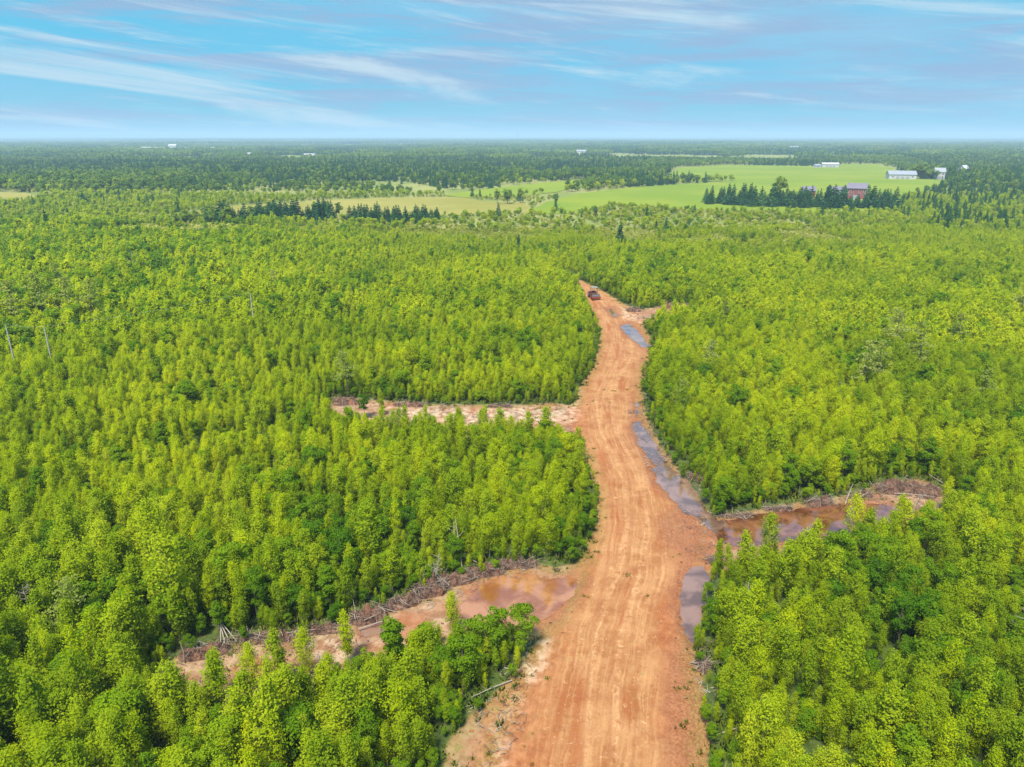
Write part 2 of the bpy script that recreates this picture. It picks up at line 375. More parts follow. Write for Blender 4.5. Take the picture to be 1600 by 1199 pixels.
def water_material(nm, wa, wb):
    N = NT(nm); b = N.n('ShaderNodeBsdfPrincipled'); P = N.pos()
    n = N.noise(P, .35, 5, .6, .4); n2 = N.noise(P, 1.5, 4, .6)
    c = N.mix(N.rmp(n, .38, .62), wa, wb); c = N.mix(N.rmp(n2, .66, .76, 0, .8), c, (.07,.035,.02))
    N.L(c, b.inputs['Base Color']); N.L(N.rmp(n2, .60, .75, .04, .4), b.inputs['Roughness']); b.inputs['IOR'].default_value = 1.33
    b.inputs['Coat Weight'].default_value = 1.0; b.inputs['Coat IOR'].default_value = 1.6; b.inputs['Coat Roughness'].default_value = .02
    bp = N.n('ShaderNodeBump'); bp.inputs['Strength'].default_value = .06; N.L(N.noise(P, 2.5, 3), bp.inputs['Height'])
    N.L(bp.outputs[0], b.inputs['Normal']); N.L(bp.outputs[0], b.inputs['Coat Normal'])
    N.L(b.outputs[0], N.out.inputs[0]); return N.mat
M_WATER_O = water_material('orange_water', (.20,.065,.018), (.34,.15,.060)); M_WATER_B = water_material('brown_water', (.075,.022,.008), (.20,.075,.032)); M_WATER_G = water_material('murky_water', (.10,.05,.03), (.22,.12,.08))
def field_material(name, a, b_, d):
    N = NT(name); b = N.n('ShaderNodeBsdfPrincipled'); P = N.pos()
    c = N.mix(N.rmp(N.noise(P, .012, 5, .6), .38, .62), a, b_)
    c = N.mix(N.rmp(N.noise(N.mapping(P, (.004, .08, 1)), 1, 4, .6), .5, .66, 0, .5), c, d)
    N.L(c, b.inputs['Base Color']); b.inputs['Roughness'].default_value = 1; b.inputs['Specular IOR Level'].default_value = .1
    N.L(b.outputs[0], N.out.inputs[0]); return N.mat
M_HAY = field_material('hay_stubble', (.215,.195,.035), (.265,.230,.055), (.17,.185,.03))
M_FIELD = field_material('green_crop', (.135,.195,.010), (.180,.225,.014), (.220,.225,.024))

# ------------------------------------------------------------------ ground
def spacing():
    xs = list(np.arange(-52, 66, .3)); d = .3
    while xs[-1] < 13500: d *= 1.13; xs.append(xs[-1] + d)
    d = .3
    while xs[0] > -13500: d *= 1.13; xs.insert(0, xs[0] - d)
    ys = [26.0]
    while ys[-1] < 110: ys.append(ys[-1] + .27)
    while ys[-1] < 225: ys.append(ys[-1] + .27 * (ys[-1] / 110) ** 1.4)
    d = .8
    while ys[-1] < 13200: d *= 1.07; ys.append(ys[-1] + min(d, 250))
    d = .4
    while ys[0] > -400: d *= 1.3; ys.insert(0, ys[0] - d)
    return np.array(xs), np.array(ys)
gx, gy = spacing(); GX, GY = np.meshgrid(gx, gy); nx, ny = len(gx), len(gy)
GP = np.stack([GX.ravel(), GY.ravel()], 1)
nb = (GP[:, 0] > -60) & (GP[:, 0] < 75) & (GP[:, 1] > 22) & (GP[:, 1] < 235)
Q = GP[nb]
def full(v, fill):
    o = np.full(len(GP), float(fill)); o[nb] = v; return o
road_sd = sdist(Q, ROAD); q_sd = clear_sd(Q)
q_u, q_s = road_coords(Q)
n_a = fbm(Q[:, 0], Q[:, 1], 1.6, 5, 3) - .5; n_b = fbm(Q[:, 0], Q[:, 1], 6, 9, 3) - .5
pz = np.zeros(len(Q)); wet = np.zeros(len(Q)); pud_sd = []
for k, pp in enumerate(PUDDLES):
    s_ = sdist(Q, pp) + n_a * 1.5; pud_sd.append(s_)
    s_ = s_ - .3; pz = np.minimum(pz, -.42 * smooth(-.9, 1.0, s_)); wet = np.maximum(wet, smooth(-1.8, .2, s_))
DARK = [(poly([(1035,1000),(1098,1000),(1112,1220),(1060,1220),(1040,1100)]), .75), (poly([(838,985),(870,950),(905,900),(925,905),(890,960),(850,1010)]), .7), (poly([(1050,800),(1120,810),(1125,880),(1065,890),(1030,820)]), .75),
        (poly([(1015,690),(1050,730),(1095,790),(1060,790),(1020,740)]), .7), (poly([(905,880),(930,800),(915,880),(895,905)]), .6), (poly([(1000,540),(1018,540),(1006,600),(1000,650),(985,640)]), .4)]
for pp, w in DARK: wet = np.maximum(wet, w * smooth(-1.2, 1.0, sdist(Q, pp) + n_a * 2.5))
pal = np.zeros(len(Q))
for pp, w in PALE: pal = np.maximum(pal, w * smooth(-1.0, .8, sdist(Q, pp) + n_a))
vg = smooth(-.5, .8, sdist(Q, VERGE) + n_b) * (1 - .6 * smooth(0, 1.5, road_sd))
onr = smooth(-1, 1, road_sd)
rz = onr * (.12 * smooth(7, 0, np.abs(q_u)) + .025 * (fbm(q_u, q_s * .06, .7, 4, 2) - .5))
zz = np.where(q_sd > -1.5, n_a * .14 + n_b * .12 * (1 - onr) + rz, n_a * .3 + n_b * .3) + pz
GZ = ground_z(GP[:, 0], GP[:, 1]); GZ[nb] += zz * smooth(235, 215, Q[:, 1])
SDf = full(q_sd, -50)
V = np.stack([GP[:, 0], GP[:, 1], GZ], 1)
ii, jj = np.meshgrid(np.arange(nx - 1), np.arange(ny - 1)); a = (jj * nx + ii).ravel()
quads = np.stack([a, a + 1, a + nx + 1, a + nx], 1)
A = dict(sd=SDf, across=full(q_u, 99), along=full(q_s, 0), wet=full(wet, 0), pale=full(pal, 0), road=full(road_sd, -50), verge=full(vg, 0))
def cls(pp):
    return full(sdist(Q, pp), -50)
qc = quads[:, 0]
rd = A['road'][qc] > 0
spL, spR, spU, spF = [(cls(p)[qc] > 0) & ~rd for p in (SPUR_L, SPUR_R, SPUR_U, SPUR_F)]
def sub(name, mask, label, cat=None, kind='structure'):
    q = quads[mask]; used = np.unique(q); remap = np.full(len(V), -1); remap[used] = np.arange(len(used))
    me = mesh_np(name, V[used], remap[q], [M_EARTH], smooth_=True, attrs={k: v[used] for k, v in A.items()})
    o = link(name, me); tag(o, label, cat, kind=kind); return o
sub('dirt_road', rd, 'wide red dirt road winding up through the young forest', 'road')
sub('cleared_track', spL, 'muddy cleared track branching off the road between the brush heaps', 'track')
sub('cleared_track', spR, 'flooded cleared track on the far side of the road from the orange puddle', 'track')
sub('cleared_track', spU, 'pale sandy cleared track branching off the road at its bend', 'track')
sub('cleared_track', spF, 'short far cleared track near the road roller', 'track')
sub('ground', ~(rd | spL | spR | spU | spF), 'forest floor and grassland reaching to the horizon', 'ground')
# water
PL = ['lavender grey puddle along the roadside at the forest corner', 'long brown flooded ditch reaching into the forest below the root heap', 'bright orange muddy puddle at the mouth of the brushy track',
      'narrow dark ditch puddle beside the road bend', 'ditch puddle between the road and the corner of young birches', 'silvery puddle beside the far stretch of road',
      'smallest silvery puddle just past the road roller', 'thin sliver of water at the inside of the road bend', 'small pale puddle at the foot of the brush heap']
qidx = np.where(nb)[0]; inv = np.full(len(GP), -1); inv[qidx] = np.arange(len(qidx))
for k, s_ in enumerate(pud_sd):
    f = np.full(len(GP), -9.0); f[nb] = s_ - n_a * 1.5
    m = f[quads].max(1) > -.75; q = quads[m]
    if not len(q): continue
    used = np.unique(q); remap = np.full(len(GP), -1); remap[used] = np.arange(len(used))
    Vw = V[used].copy(); Vw[:, 2] = -.17 + .006 * k + (.07 if k == 2 else 0)
    o = link('puddle', mesh_np('puddle', Vw, remap[q], [{1: M_WATER_B, 2: M_WATER_O}.get(k, M_WATER_G)], smooth_=True)); tag(o, PL[k], 'puddle', 'puddles beside the road', 'structure')
# fields
def tri_poly(name, P2, mat, z, label):
    import mathutils.geometry as mg
    P3 = [Vector((p[0], p[1], 0)) for p in P2]; tris = mg.tessellate_polygon([P3])
    me = bpy.data.meshes.new(name); zg = ground_z(P2[:, 0], P2[:, 1]) + z
    me.from_pydata([(p[0], p[1], float(h)) for p, h in zip(P2, zg)], [], [tuple(t) for t in tris])
    me.materials.append(mat); me.update()
    me.polygons.foreach_set('use_smooth', [False] * len(me.polygons))
    if me.polygons[0].normal.z < 0: me.flip_normals()
    tag(link(name, me), label, 'field', kind='structure')
for k, P2 in enumerate(FIELDS['hay']): tri_poly('hay_field', P2, M_HAY, .12 + .03 * k, 'tawny hay field among the hedges, patch %s' % ['in the middle', 'behind the spruce row', 'at the near side', 'at the far side', 'past the copse'][k])
for k, P2 in enumerate(FIELDS['green']): tri_poly('green_field', P2, M_FIELD, .3 + .02 * k, 'bright green crop field %s' % ['behind the red barn', 'before the long hedge', 'beyond the copse', 'beyond the farm woods', 'by the white farm shed', 'far off beyond the woods'][k])

# ------------------------------------------------------------------ tree prototypes
def leaf_quads(C, s, r, out_n, flat=0.0, elong=1.5, wn=.55):
    """C (N,3) centres, s (N) sizes, out_n (N,3) outward direction"""
    n = len(C); d = r.normal(size=(n, 3)); d[:, 2] += flat; d /= np.linalg.norm(d, axis=1)[:, None]
    d *= np.sign((d * (out_n + np.array([0, 0, .5]))).sum(1) + 1e-9)[:, None]
    t = np.cross(d, r.normal(size=(n, 3))); t /= np.linalg.norm(t, axis=1)[:, None]; b = np.cross(d, t)
    s = s[:, None]; e = elong
    v = np.stack([C - t * s * e * .5, C - b * s * .42 + d * s * .1, C + t * s * e * .5, C + b * s * .42 + d * s * .1], 1).reshape(-1, 3)
    nn = out_n * .75 + np.array([0, 0, .38]) + d * wn
    nn /= np.linalg.norm(nn, axis=1)[:, None]
    return v, np.repeat(nn, 4, 0)
def trunk_mesh(h, r0, r, lean=.15, n=6, br=()):
    mb = MB(); k = 6; a = r.uniform(0, 6.28)
    pts = [Vector((lean * math.cos(a) * (i / k) ** 1.5 * h * .15 + r.normal() * .03, lean * math.sin(a) * (i / k) ** 1.5 * h * .15 + r.normal() * .03, h * i / k)) for i in range(k + 1)]
    pts[0] = Vector((0, 0, -.35))
    mb.tube(pts, [r0 * (1 - .85 * i / k) for i in range(k + 1)], n)
    for (p, q, rr) in br: mb.tube([p, (Vector(p) + Vector(q)) / 2 + Vector((0, 0, .05)), q], [rr, rr * .7, rr * .3], 4)
    return mb
def crown_birch(r, h, R_, nleaf, ls, base=.14):
    """ascending fine branches, pointed top"""
    C = []; O = []; S = []; br = []
    nb_ = 34
    for k in range(nb_):
        t = (k + .5) / nb_; z0 = h * (base + (1 - base) * t * .9)
        prof = R_ * (1 - abs(2 * (t * .93 + .03) ** .9 - 1) ** 2.2) ** .6 * (1.12 - .5 * t) * r.uniform(.65, 1.15)
        az = k * 2.4 + r.normal() * .4; el = R(r.uniform(35, 62)); L_ = prof / math.cos(el) * .9
        m = max(3, int(nleaf / nb_ * (prof / R_ + .25))); u = r.uniform(.1, 1, m) ** .7
        d = np.array([math.cos(az) * math.cos(el), math.sin(az) * math.cos(el), math.sin(el)])
        p = np.array([0, 0, z0]) + d * (u * L_)[:, None]; sg = .07 + .14 * R_ * np.sqrt(u)[:, None]
        p = p + r.normal(size=(m, 3)) * sg - np.array([0, 0, .12]) * u[:, None]
        p[:, 2] = np.minimum(p[:, 2], h * 1.02); C.append(p); S.append(ls * r.uniform(.6, 1.3, m))
        if k % 2 == 0 and t < .8: br.append(((0, 0, z0), tuple(np.array([0, 0, z0]) + d * L_ * .7), .015))
    m = nleaf // 14; p = np.stack([r.normal(size=m) * .2 * R_, r.normal(size=m) * .2 * R_, h * r.uniform(.80, .99, m)], 1); C.append(p); S.append(ls * r.uniform(.5, 1, m))
    C = np.concatenate(C); S = np.concatenate(S)
    o = C.copy(); o[:, 2] = (C[:, 2] - h * .55) * .45; o /= np.linalg.norm(o, axis=1)[:, None] + 1e-6
    return C, S, o, br
def crown_round(r, h, R_, nleaf, ls, base=.22, ncl=26):
    """many rounded leaf clumps"""
    C = []; O = []; S = []; br = []
    for k in range(ncl):
        while True:
            q = r.uniform(-1, 1, 3)
            if .25 < np.linalg.norm(q) < 1: break
        zc = h * (base + (1 - base) * .5); c = np.array([q[0] * R_ * .75, q[1] * R_ * .75, zc + q[2] * h * (1 - base) * .42])
        rc = R_ * r.uniform(.28, .46); m = nleaf // ncl
        d = r.normal(size=(m, 3)); d /= np.linalg.norm(d, axis=1)[:, None]; d[:, 2] = np.where(d[:, 2] < -.3, -d[:, 2], d[:, 2])
        C.append(c + d * rc * r.uniform(.6, 1.08, m)[:, None] * [1, 1, .8]); S.append(ls * r.uniform(.6, 1.3, m))
        g = c - [0, 0, zc]; g = g / (np.linalg.norm(g) + 1e-6); O.append(d * .7 + g * .5)
        if k % 2 == 0: br.append(((0, 0, max(.3, c[2] - R_ * .7)), tuple(c), .03))
    C = np.concatenate(C); S = np.concatenate(S); O = np.concatenate(O); O /= np.linalg.norm(O, axis=1)[:, None]
    return C, S, O, br
def crown_spruce(r, h, R_, nleaf, ls, base=.06):
    C = []; S = []; br = []; nl = 13
    for k in range(nl):
        t = k / (nl - 1); z0 = h * (base + (1 - base) * t); rad = R_ * (1 - t) ** .85 * r.uniform(.85, 1.12) + .06
        m = int(nleaf * (rad + .12) / (R_ * .58 * nl)); az = r.uniform(0, 6.28, m); nbr = 9
        az = np.round(az * nbr / 6.28) * 6.28 / nbr + r.normal(size=m) * .16 + k; u = r.uniform(.15, 1, m) ** .7 * r.uniform(.85, 1.1, m)
        C.append(np.stack([np.cos(az) * rad * u, np.sin(az) * rad * u, z0 - .22 * rad * u + r.normal(size=m) * .10 * (h / 8)], 1)); S.append(ls * r.uniform(.6, 1.3, m))
    C = np.concatenate(C); S = np.concatenate(S); o = C.copy(); o[:, 2] = .25 * np.hypot(C[:, 0], C[:, 1]); o /= np.linalg.norm(o, axis=1)[:, None] + 1e-6
    return C, S, o, br
def crown_larch(r, h, R_, nleaf, ls, base=.38):
    """flat plates on long level branches"""
    C = []; S = []; br = []; nbr = 30
    for k in range(nbr):
        t = (k + .5) / nbr; z0 = h * (base + (1 - base) * t); L_ = R_ * (1 - t * .75) * r.uniform(.5, 1.15); az = r.uniform(0, 6.28)
        m = int(nleaf / nbr * (L_ / R_ + .3)); u = r.uniform(.25, 1.05, m); d = np.array([math.cos(az), math.sin(az), .12])
        p = np.array([0, 0, z0]) + d * (u * L_)[:, None] + r.normal(size=(m, 3)) * np.array([.24, .24, .06]) * (R_ / 2)
        C.append(p); S.append(ls * r.uniform(.5, 1.2, m)); br.append(((0, 0, z0), tuple(np.array([0, 0, z0]) + d * L_ * .95), .03))
    C = np.concatenate(C); S = np.concatenate(S); o = np.stack([C[:, 0] * .3, C[:, 1] * .3, np.ones(len(C))], 1); o /= np.linalg.norm(o, axis=1)[:, None]
    return C, S, o, br
def make_tree(name, kind, seed, h, R_, nleaf, ls, mleaf, mbark, tr=.05, flat=.3, branches=True):
    r = np.random.default_rng(seed)
    C, S, O, br = {'birch': crown_birch, 'round': crown_round, 'spruce': crown_spruce, 'larch': crown_larch}[kind](r, h, R_, nleaf, ls)
    v, nn = leaf_quads(C, S, r, O, flat)
    Qf = np.arange(len(v)).reshape(-1, 4)
    tb = trunk_mesh(h * .93, tr, r, br=br if branches else ())
    return dict(name=name, v=v, n=nn, q=Qf, tb=tb, h=h, ml=mleaf, mb=mbark, C=C)
def proto_split(p):
    cr = mesh_np(p['name'] + '_crown', p['v'], p['q'], [p['ml']], normals=p['n'])
    tm = bpy.data.meshes.new(p['name'] + '_trunk'); tm.from_pydata(p['tb'].v, [], p['tb'].f); tm.materials.append(p['mb']); tm.update()
    return tm, cr
def proto_joined(p, nm):
    """one mesh for the uncountable mass"""
    tv = np.array(p['tb'].v); tf = [f for f in p['tb'].f if len(f) == 4]
    tf = np.array(tf); v = np.concatenate([p['v'], tv]); q = np.concatenate([p['q'], tf + len(p['v'])])
    mi = np.concatenate([np.zeros(len(p['q']), int), np.ones(len(tf), int)])
    c = tv.copy(); c[:, 2] = .01; tn = c / (np.linalg.norm(c, axis=1)[:, None] + 1e-6)
    me = mesh_np(nm, v, q, [p['ml'], p['mb']], mi=mi, normals=np.concatenate([p['n'], tn]))
    return bpy.data.objects.new(nm, me)

HI = {}
HI['birch'] = [make_tree('birch', 'birch', 100 + i, 6.3, [.80, .95, .68, 1.02, .85, 1.12][i], 3200, .105, M_BIRCH, M_TRUNK, .045) for i in range(6)]
HI['aspen'] = [make_tree('aspen', 'birch', 150 + i, 6.6, [.98, .86, 1.2, 1.05][i], 3000, .125, M_ASPEN, M_TRUNK, .05) for i in range(4)]
HI['maple'] = [make_tree('maple', 'round', 200 + i, 5.6, [1.25, 1.55, 1.1, 1.4][i], 3200, .14, M_MAPLE, M_BARK, .06) for i in range(4)]
HI['larch'] = [make_tree('larch', 'larch', 300 + i, 9.5, [2.4, 2.9][i], 1500, .22, M_PINE, M_BARK, .13, 1.2) for i in range(2)]
HI['spruce'] = [make_tree('spruce', 'spruce', 400 + i, 9.0, [1.8, 2.2, 1.6][i], 1500, .34, M_SPRUCE, M_BARK, .13, .5) for i in range(3)]
MD = {}
MD['birch'] = [make_tree('birch', 'birch', 500 + i, 6.3, [.90, 1.05, .80, 1.15][i], 750, .235, M_BIRCH, M_TRUNK, .05, branches=False) for i in range(4)]
MD['aspen'] = [make_tree('aspen', 'birch', 550 + i, 6.6, [1.0, 1.15][i], 750, .26, M_ASPEN, M_TRUNK, .05, branches=False) for i in range(2)]
MD['maple'] = [make_tree('maple', 'round', 600 + i, 5.6, [1.3, 1.5, 1.2][i], 750, .29, M_MAPLE, M_BARK, .06, branches=False) for i in range(3)]
MD['scrub'] = [make_tree('scrub', 'round', 640 + i, 2.6, [1.4, 1.8, 1.1][i], 260, .40, M_SCRUB, M_BARK, .04, branches=False) for i in range(3)]
FR = {}
FR['wood'] = [make_tree('wood', 'round', 700 + i, 11, [3.0, 3.7, 2.6][i], 600, .75, M_FARDEC, M_BARK, .15, branches=False) for i in range(3)]
FR['spruce'] = [make_tree('spruce', 'spruce', 750 + i, 12, [2.7, 3.3][i], 520, .68, M_SPRUCE, M_BARK, .15, .5, branches=False) for i in range(2)]
FR['lime'] = [make_tree('lime', 'round', 780 + i, 7, [2.0, 2.5][i], 480, .6, M_ASPEN, M_BARK, .1, branches=False) for i in range(2)]

def patch(nm, seed, size, ntree, pcon, hh, ls):
    """a block of distant woodland canopy"""
    r = np.random.default_rng(seed); Vs = []; Ns = []; MI = []
    for k in range(ntree):
        x, y = r.uniform(-size / 2, size / 2, 2); con = r.random() < pcon; h = hh * r.uniform(.75, 1.2)
        if con: C, S, O, _ = crown_spruce(r, h * 1.1, h * .30, 28, ls * .85)
        else: C, S, O, _ = crown_round(r, h, h * .34, 40, ls, ncl=8)
        C = C + [x, y, 0]; v, nn = leaf_quads(C, S, r, O, .4); Vs.append(v); Ns.append(nn); MI.append(np.full(len(C), 1 if con else 0))
    V_ = np.concatenate(Vs); me = mesh_np(nm, V_, np.arange(len(V_)).reshape(-1, 4), [M_FARDEC, M_SPRUCE], mi=np.concatenate(MI), normals=np.concatenate(Ns))
    return bpy.data.objects.new(nm, me)

# ------------------------------------------------------------------ the uncountable mass: geometry-node scatter
def scatter(name, protos, P, rot, scl, pid, label, cat):
    col = bpy.data.collections.new(name + '_shapes')
    for o in protos: col.objects.link(o)
    me = bpy.data.meshes.new(name); me.vertices.add(len(P)); me.vertices.foreach_set('co', np.asarray(P, np.float32).ravel())
    for an, ty, dat, key in (('rot', 'FLOAT_VECTOR', rot, 'vector'), ('scl', 'FLOAT_VECTOR', scl, 'vector'), ('pid', 'INT', pid, 'value')):
        a_ = me.attributes.new(an, ty, 'POINT'); a_.data.foreach_set(key, np.asarray(dat, np.int32 if ty == 'INT' else np.float32).ravel())
    me.update(); o = link(name, me); tag(o, label, cat, kind='stuff')
    ng = bpy.data.node_groups.new(name, 'GeometryNodeTree')
    ng.interface.new_socket('Geometry', in_out='INPUT', socket_type='NodeSocketGeometry'); ng.interface.new_socket('Geometry', in_out='OUTPUT', socket_type='NodeSocketGeometry')
    n = ng.nodes.new; gi = n('NodeGroupInput'); go = n('NodeGroupOutput'); ip = n('GeometryNodeInstanceOnPoints'); ci = n('GeometryNodeCollectionInfo')
    ci.inputs['Collection'].default_value = col; ci.inputs['Separate Children'].default_value = True; ci.inputs['Reset Children'].default_value = True
    ip.inputs['Pick Instance'].default_value = True
    def at(nm, ty):
        q = n('GeometryNodeInputNamedAttribute'); q.data_type = ty; q.inputs['Name'].default_value = nm; return q.outputs['Attribute']
    L = ng.links.new; L(gi.outputs[0], ip.inputs['Points']); L(ci.outputs[0], ip.inputs['Instance'])
    L(at('pid', 'INT'), ip.inputs['Instance Index']); L(at('scl', 'FLOAT_VECTOR'), ip.inputs['Scale'])
    e2r = n('FunctionNodeEulerToRotation'); L(at('rot', 'FLOAT_VECTOR'), e2r.inputs[0]); L(e2r.outputs[0], ip.inputs['Rotation'])
    L(ip.outputs[0], go.inputs[0])
    md = o.modifiers.new('scatter', 'NODES'); md.node_group = ng
    return o
def jitter_grid(x0, x1, y0, y1, sp, seed, wedge=True):
    r = np.random.default_rng(seed); X, Y = np.meshgrid(np.arange(x0, x1, sp), np.arange(y0, y1, sp))
    P = np.stack([X.ravel(), Y.ravel()], 1); P = P + r.uniform(-.48, .48, P.shape) * sp
    if wedge:
        m = np.abs(P[:, 0]) < (P[:, 1] * .80 + 22); P = P[m]
    return P, r

# near young forest -------------------------------------------------
P, r = jitter_grid(-330, 330, 27, 330, 1.16, 11)
sd_ = clear_sd(P); nse = fbm(P[:, 0], P[:, 1], 3, 31, 2)
gap = fbm(P[:, 0], P[:, 1], 4.5, 171, 2)
keep = (sd_ < -.45 - 1.1 * nse) & (r.random(len(P)) > .6 * smooth(.36, .24, gap))
keep &= in_fields(P) < -3
P = P[keep]; sd_ = sd_[keep]; n_ = len(P); u_ = r.random(n_)
mp = fbm(P[:, 0], P[:, 1], 17, 41, 3); hgt = fbm(P[:, 0], P[:, 1], 28, 51, 3)
front = smooth(80, 50, P[:, 1])                       # the nearest growth is more aspen than birch
kinds = np.full(n_, 'birch', dtype=object)
kinds[(u_ < .20 + .55 * front + .5 * (mp - .5))] = 'aspen'
kinds[(r.random(n_) < .09 + .45 * smooth(.54, .74, fbm(P[:, 0], P[:, 1], 9, 61, 3)))] = 'maple'
left_hill = smooth(-30, -110, P[:, 0]) * smooth(110, 170, P[:, 1])
kinds[(r.random(n_) < left_hill * .55)] = 'maple'
kinds[(r.random(n_) < .0009 * smooth(170, 230, P[:, 1]))] = 'spruce'
scr = smooth(230, 300, P[:, 1]) * smooth(.40, .60, fbm(P[:, 0], P[:, 1], 26, 71, 3))
kinds[r.random(n_) < scr] = 'scrub'
sz = .36 + .50 * hgt + r.normal(size=n_) * .18 + .10 * (r.random(n_) < .08) + .06 * front
sz *= 1 - .45 * smooth(-2.6, -.6, sd_) * r.random(n_)          # smaller growth along the cut edges
sz *= 1 - .42 * smooth(200, 290, P[:, 1]) * (1 - left_hill)
sz *= 1 + .35 * left_hill
# block between the brushy track and the foot of the photo stands a bit taller
sz = np.where(r.random(n_) < .02, sz * 1.35, sz); sz = np.clip(sz, .32, 1.5)
wd = r.uniform(.74, 1.3, n_); rz_ = r.uniform(0, 6.283, n_)
gz_ = ground_z(P[:, 0], P[:, 1]) - .05
# hand-placed extra trees on the clearing and at its corners (photo pixels of the foot)
EXTRA = [(815,1015,'maple',.78,'bushy young maple standing out into the orange puddle, last before the road'), (710,990,'aspen',.62,'small round-topped sapling alone before the brush heap'), (775,1030,'maple',.85,'bushy maple at the tip of the wood below the orange puddle'),
         (545,1035,'birch',.80,'lone pointed birch rising before the muddy track'), (480,1062,'birch',.75,'thin birch with see-through crown before the muddy track'), (620,1045,'maple',.95,'broad maple below the middle of the brush heap'),
         (400,1080,'birch',.7,'thin birch at the middle of the muddy clearing edge'), (350,1090,'aspen',.65,'open-crowned sapling low in the muddy clearing'), (440,1072,'aspen',.8,'slender sapling poking into view of the bare mud'),
         (1120,905,'birch',.7,'bright birch at the forest corner between the two roadside puddles'), (1130,798,'maple',.8,'round green maple at the corner where the ditch meets the flooded track'),
         (1395,845,'birch',.85,'lone birch silhouetted against the sky-lit end of the flooded track'), (1330,850,'birch',.9,'pointed birch before the middle of the flooded track'), (1475,800,'birch',.7,'small birch just past the root heap of the flooded track'),
         (570,655,'maple',.7,'young tree on the sandy track near its closed end'), (600,650,'birch',.7,'birch standing over the sandy track'), (830,700,'birch',.85,'birch poking up before the sandy track near the road')]
E_lab = {}
for k, (u, v, kd, s0, lb) in enumerate(EXTRA):
    p = gp(u, v); E_lab[n_ + k] = lb
    P = np.vstack([P, p]); kinds = np.append(kinds, kd); sz = np.append(sz, s0 * 1.05); wd = np.append(wd, 1.05); rz_ = np.append(rz_, k * 1.3); gz_ = np.append(gz_, -.05)
n_ = len(P)
UU, VV, ZZ = project(np.stack([P[:, 0], P[:, 1], 3.5 * sz], 1))
UB, VB, _ = project(np.stack([P[:, 0], P[:, 1], 0 * sz], 1)); UT, VT, _ = project(np.stack([P[:, 0], P[:, 1], 6 * sz], 1))
infr = (UU > 5) & (UU < 1595) & (VT < 1195) & (VT > 0)
big = 6 * sz * wd / ZZ
NMAX = dict(birch=300, aspen=300, maple=300, spruce=60)
NAME = dict(birch='young_birch', aspen='young_aspen', maple='young_maple', larch='larch_tree', spruce='spruce_tree')
CATN = dict(birch='birch tree', aspen='aspen tree', maple='maple tree', larch='larch tree', spruce='spruce tree')
GRP = dict(birch='young birches of the near forest', aspen='young aspens of the near forest', maple='young maples of the near forest', larch='larches rising above the young forest', spruce='dark spruces scattered in the young forest')
SPLIT = {k: [proto_split(p) for p in v] for k, v in HI.items()}
COLW = ['at the extreme left margin', 'near the left margin', 'well left', 'left of centre', 'just left of centre', 'at the centre', 'just right of the road', 'right of centre', 'well right', 'far right', 'near the right margin', 'at the extreme right margin']
ROWW = ['beyond the bend', 'far up', 'halfway down', 'below the middle', 'low down', 'lower still', 'near the foot', 'at the very foot']
USED = {}
def tree_label(kd, i_var, s_, w_, u, v, P_, sdv):
    tone = {'birch': 'lime birch', 'aspen': 'soft green aspen', 'maple': 'deep green maple', 'larch': 'pale layered larch', 'spruce': 'dark conical spruce'}[kd]
    hs = 'tall' if s_ > 1.1 else 'stubby' if s_ < .78 else 'mid-height'
    ws = 'slim' if (w_ * HI[kd][i_var]['h'] and w_ < .95) else 'broad' if w_ > 1.1 else 'full'
    rd_ = road_coords(np.array([P_]))[0][0]
    side = 'on the right-hand block' if rd_ > 0 else 'on the left-hand block'
    if sdv > -2.5: side = 'on the cut edge ' + ('right' if rd_ > 0 else 'left') + ' of the road'
    cw = COLW[int(np.clip(u / 1600 * 12, 0, 11))]; rw = ROWW[int(np.clip((v - 520) / 85, 0, 7))]
    base = f'{ws} {hs} {tone} {side}, {cw}, {rw}'
    return base if len(base.split()) <= 16 else f'{ws} {hs} {tone}, {cw}, {rw}'
def place_tree(kd, x, y, z, s_, w_, rz0, iv, label, group=None, cat=None):
    t = empty(NAME[kd], (x, y, z), rz0, (s_ * w_, s_ * w_, s_)); tag(t, label, cat or CATN[kd], group or GRP[kd])
    tm, cm = SPLIT[kd][iv]; t.rotation_euler = (random.gauss(0, .05), random.gauss(0, .05), rz0); link('trunk', tm, t); link('crown', cm, t); return t
indiv = np.zeros(n_, bool); clsd = clear_sd(P)
for kd, mx in NMAX.items():
    idx = np.where((kinds == kd) & infr)[0]; idx = idx[np.argsort(-(big[idx] + 10 * (idx >= n_ - len(EXTRA))))][:mx]; indiv[idx] = True
    for i in idx:
        iv = int(i) % len(HI[kd])
        lb = E_lab.get(int(i)) or tree_label(kd, iv, sz[i], wd[i], UU[i], VV[i], P[i], clsd[i])
        place_tree(kd, P[i, 0], P[i, 1], gz_[i], float(sz[i]), float(wd[i]), float(rz_[i]), iv, lb)
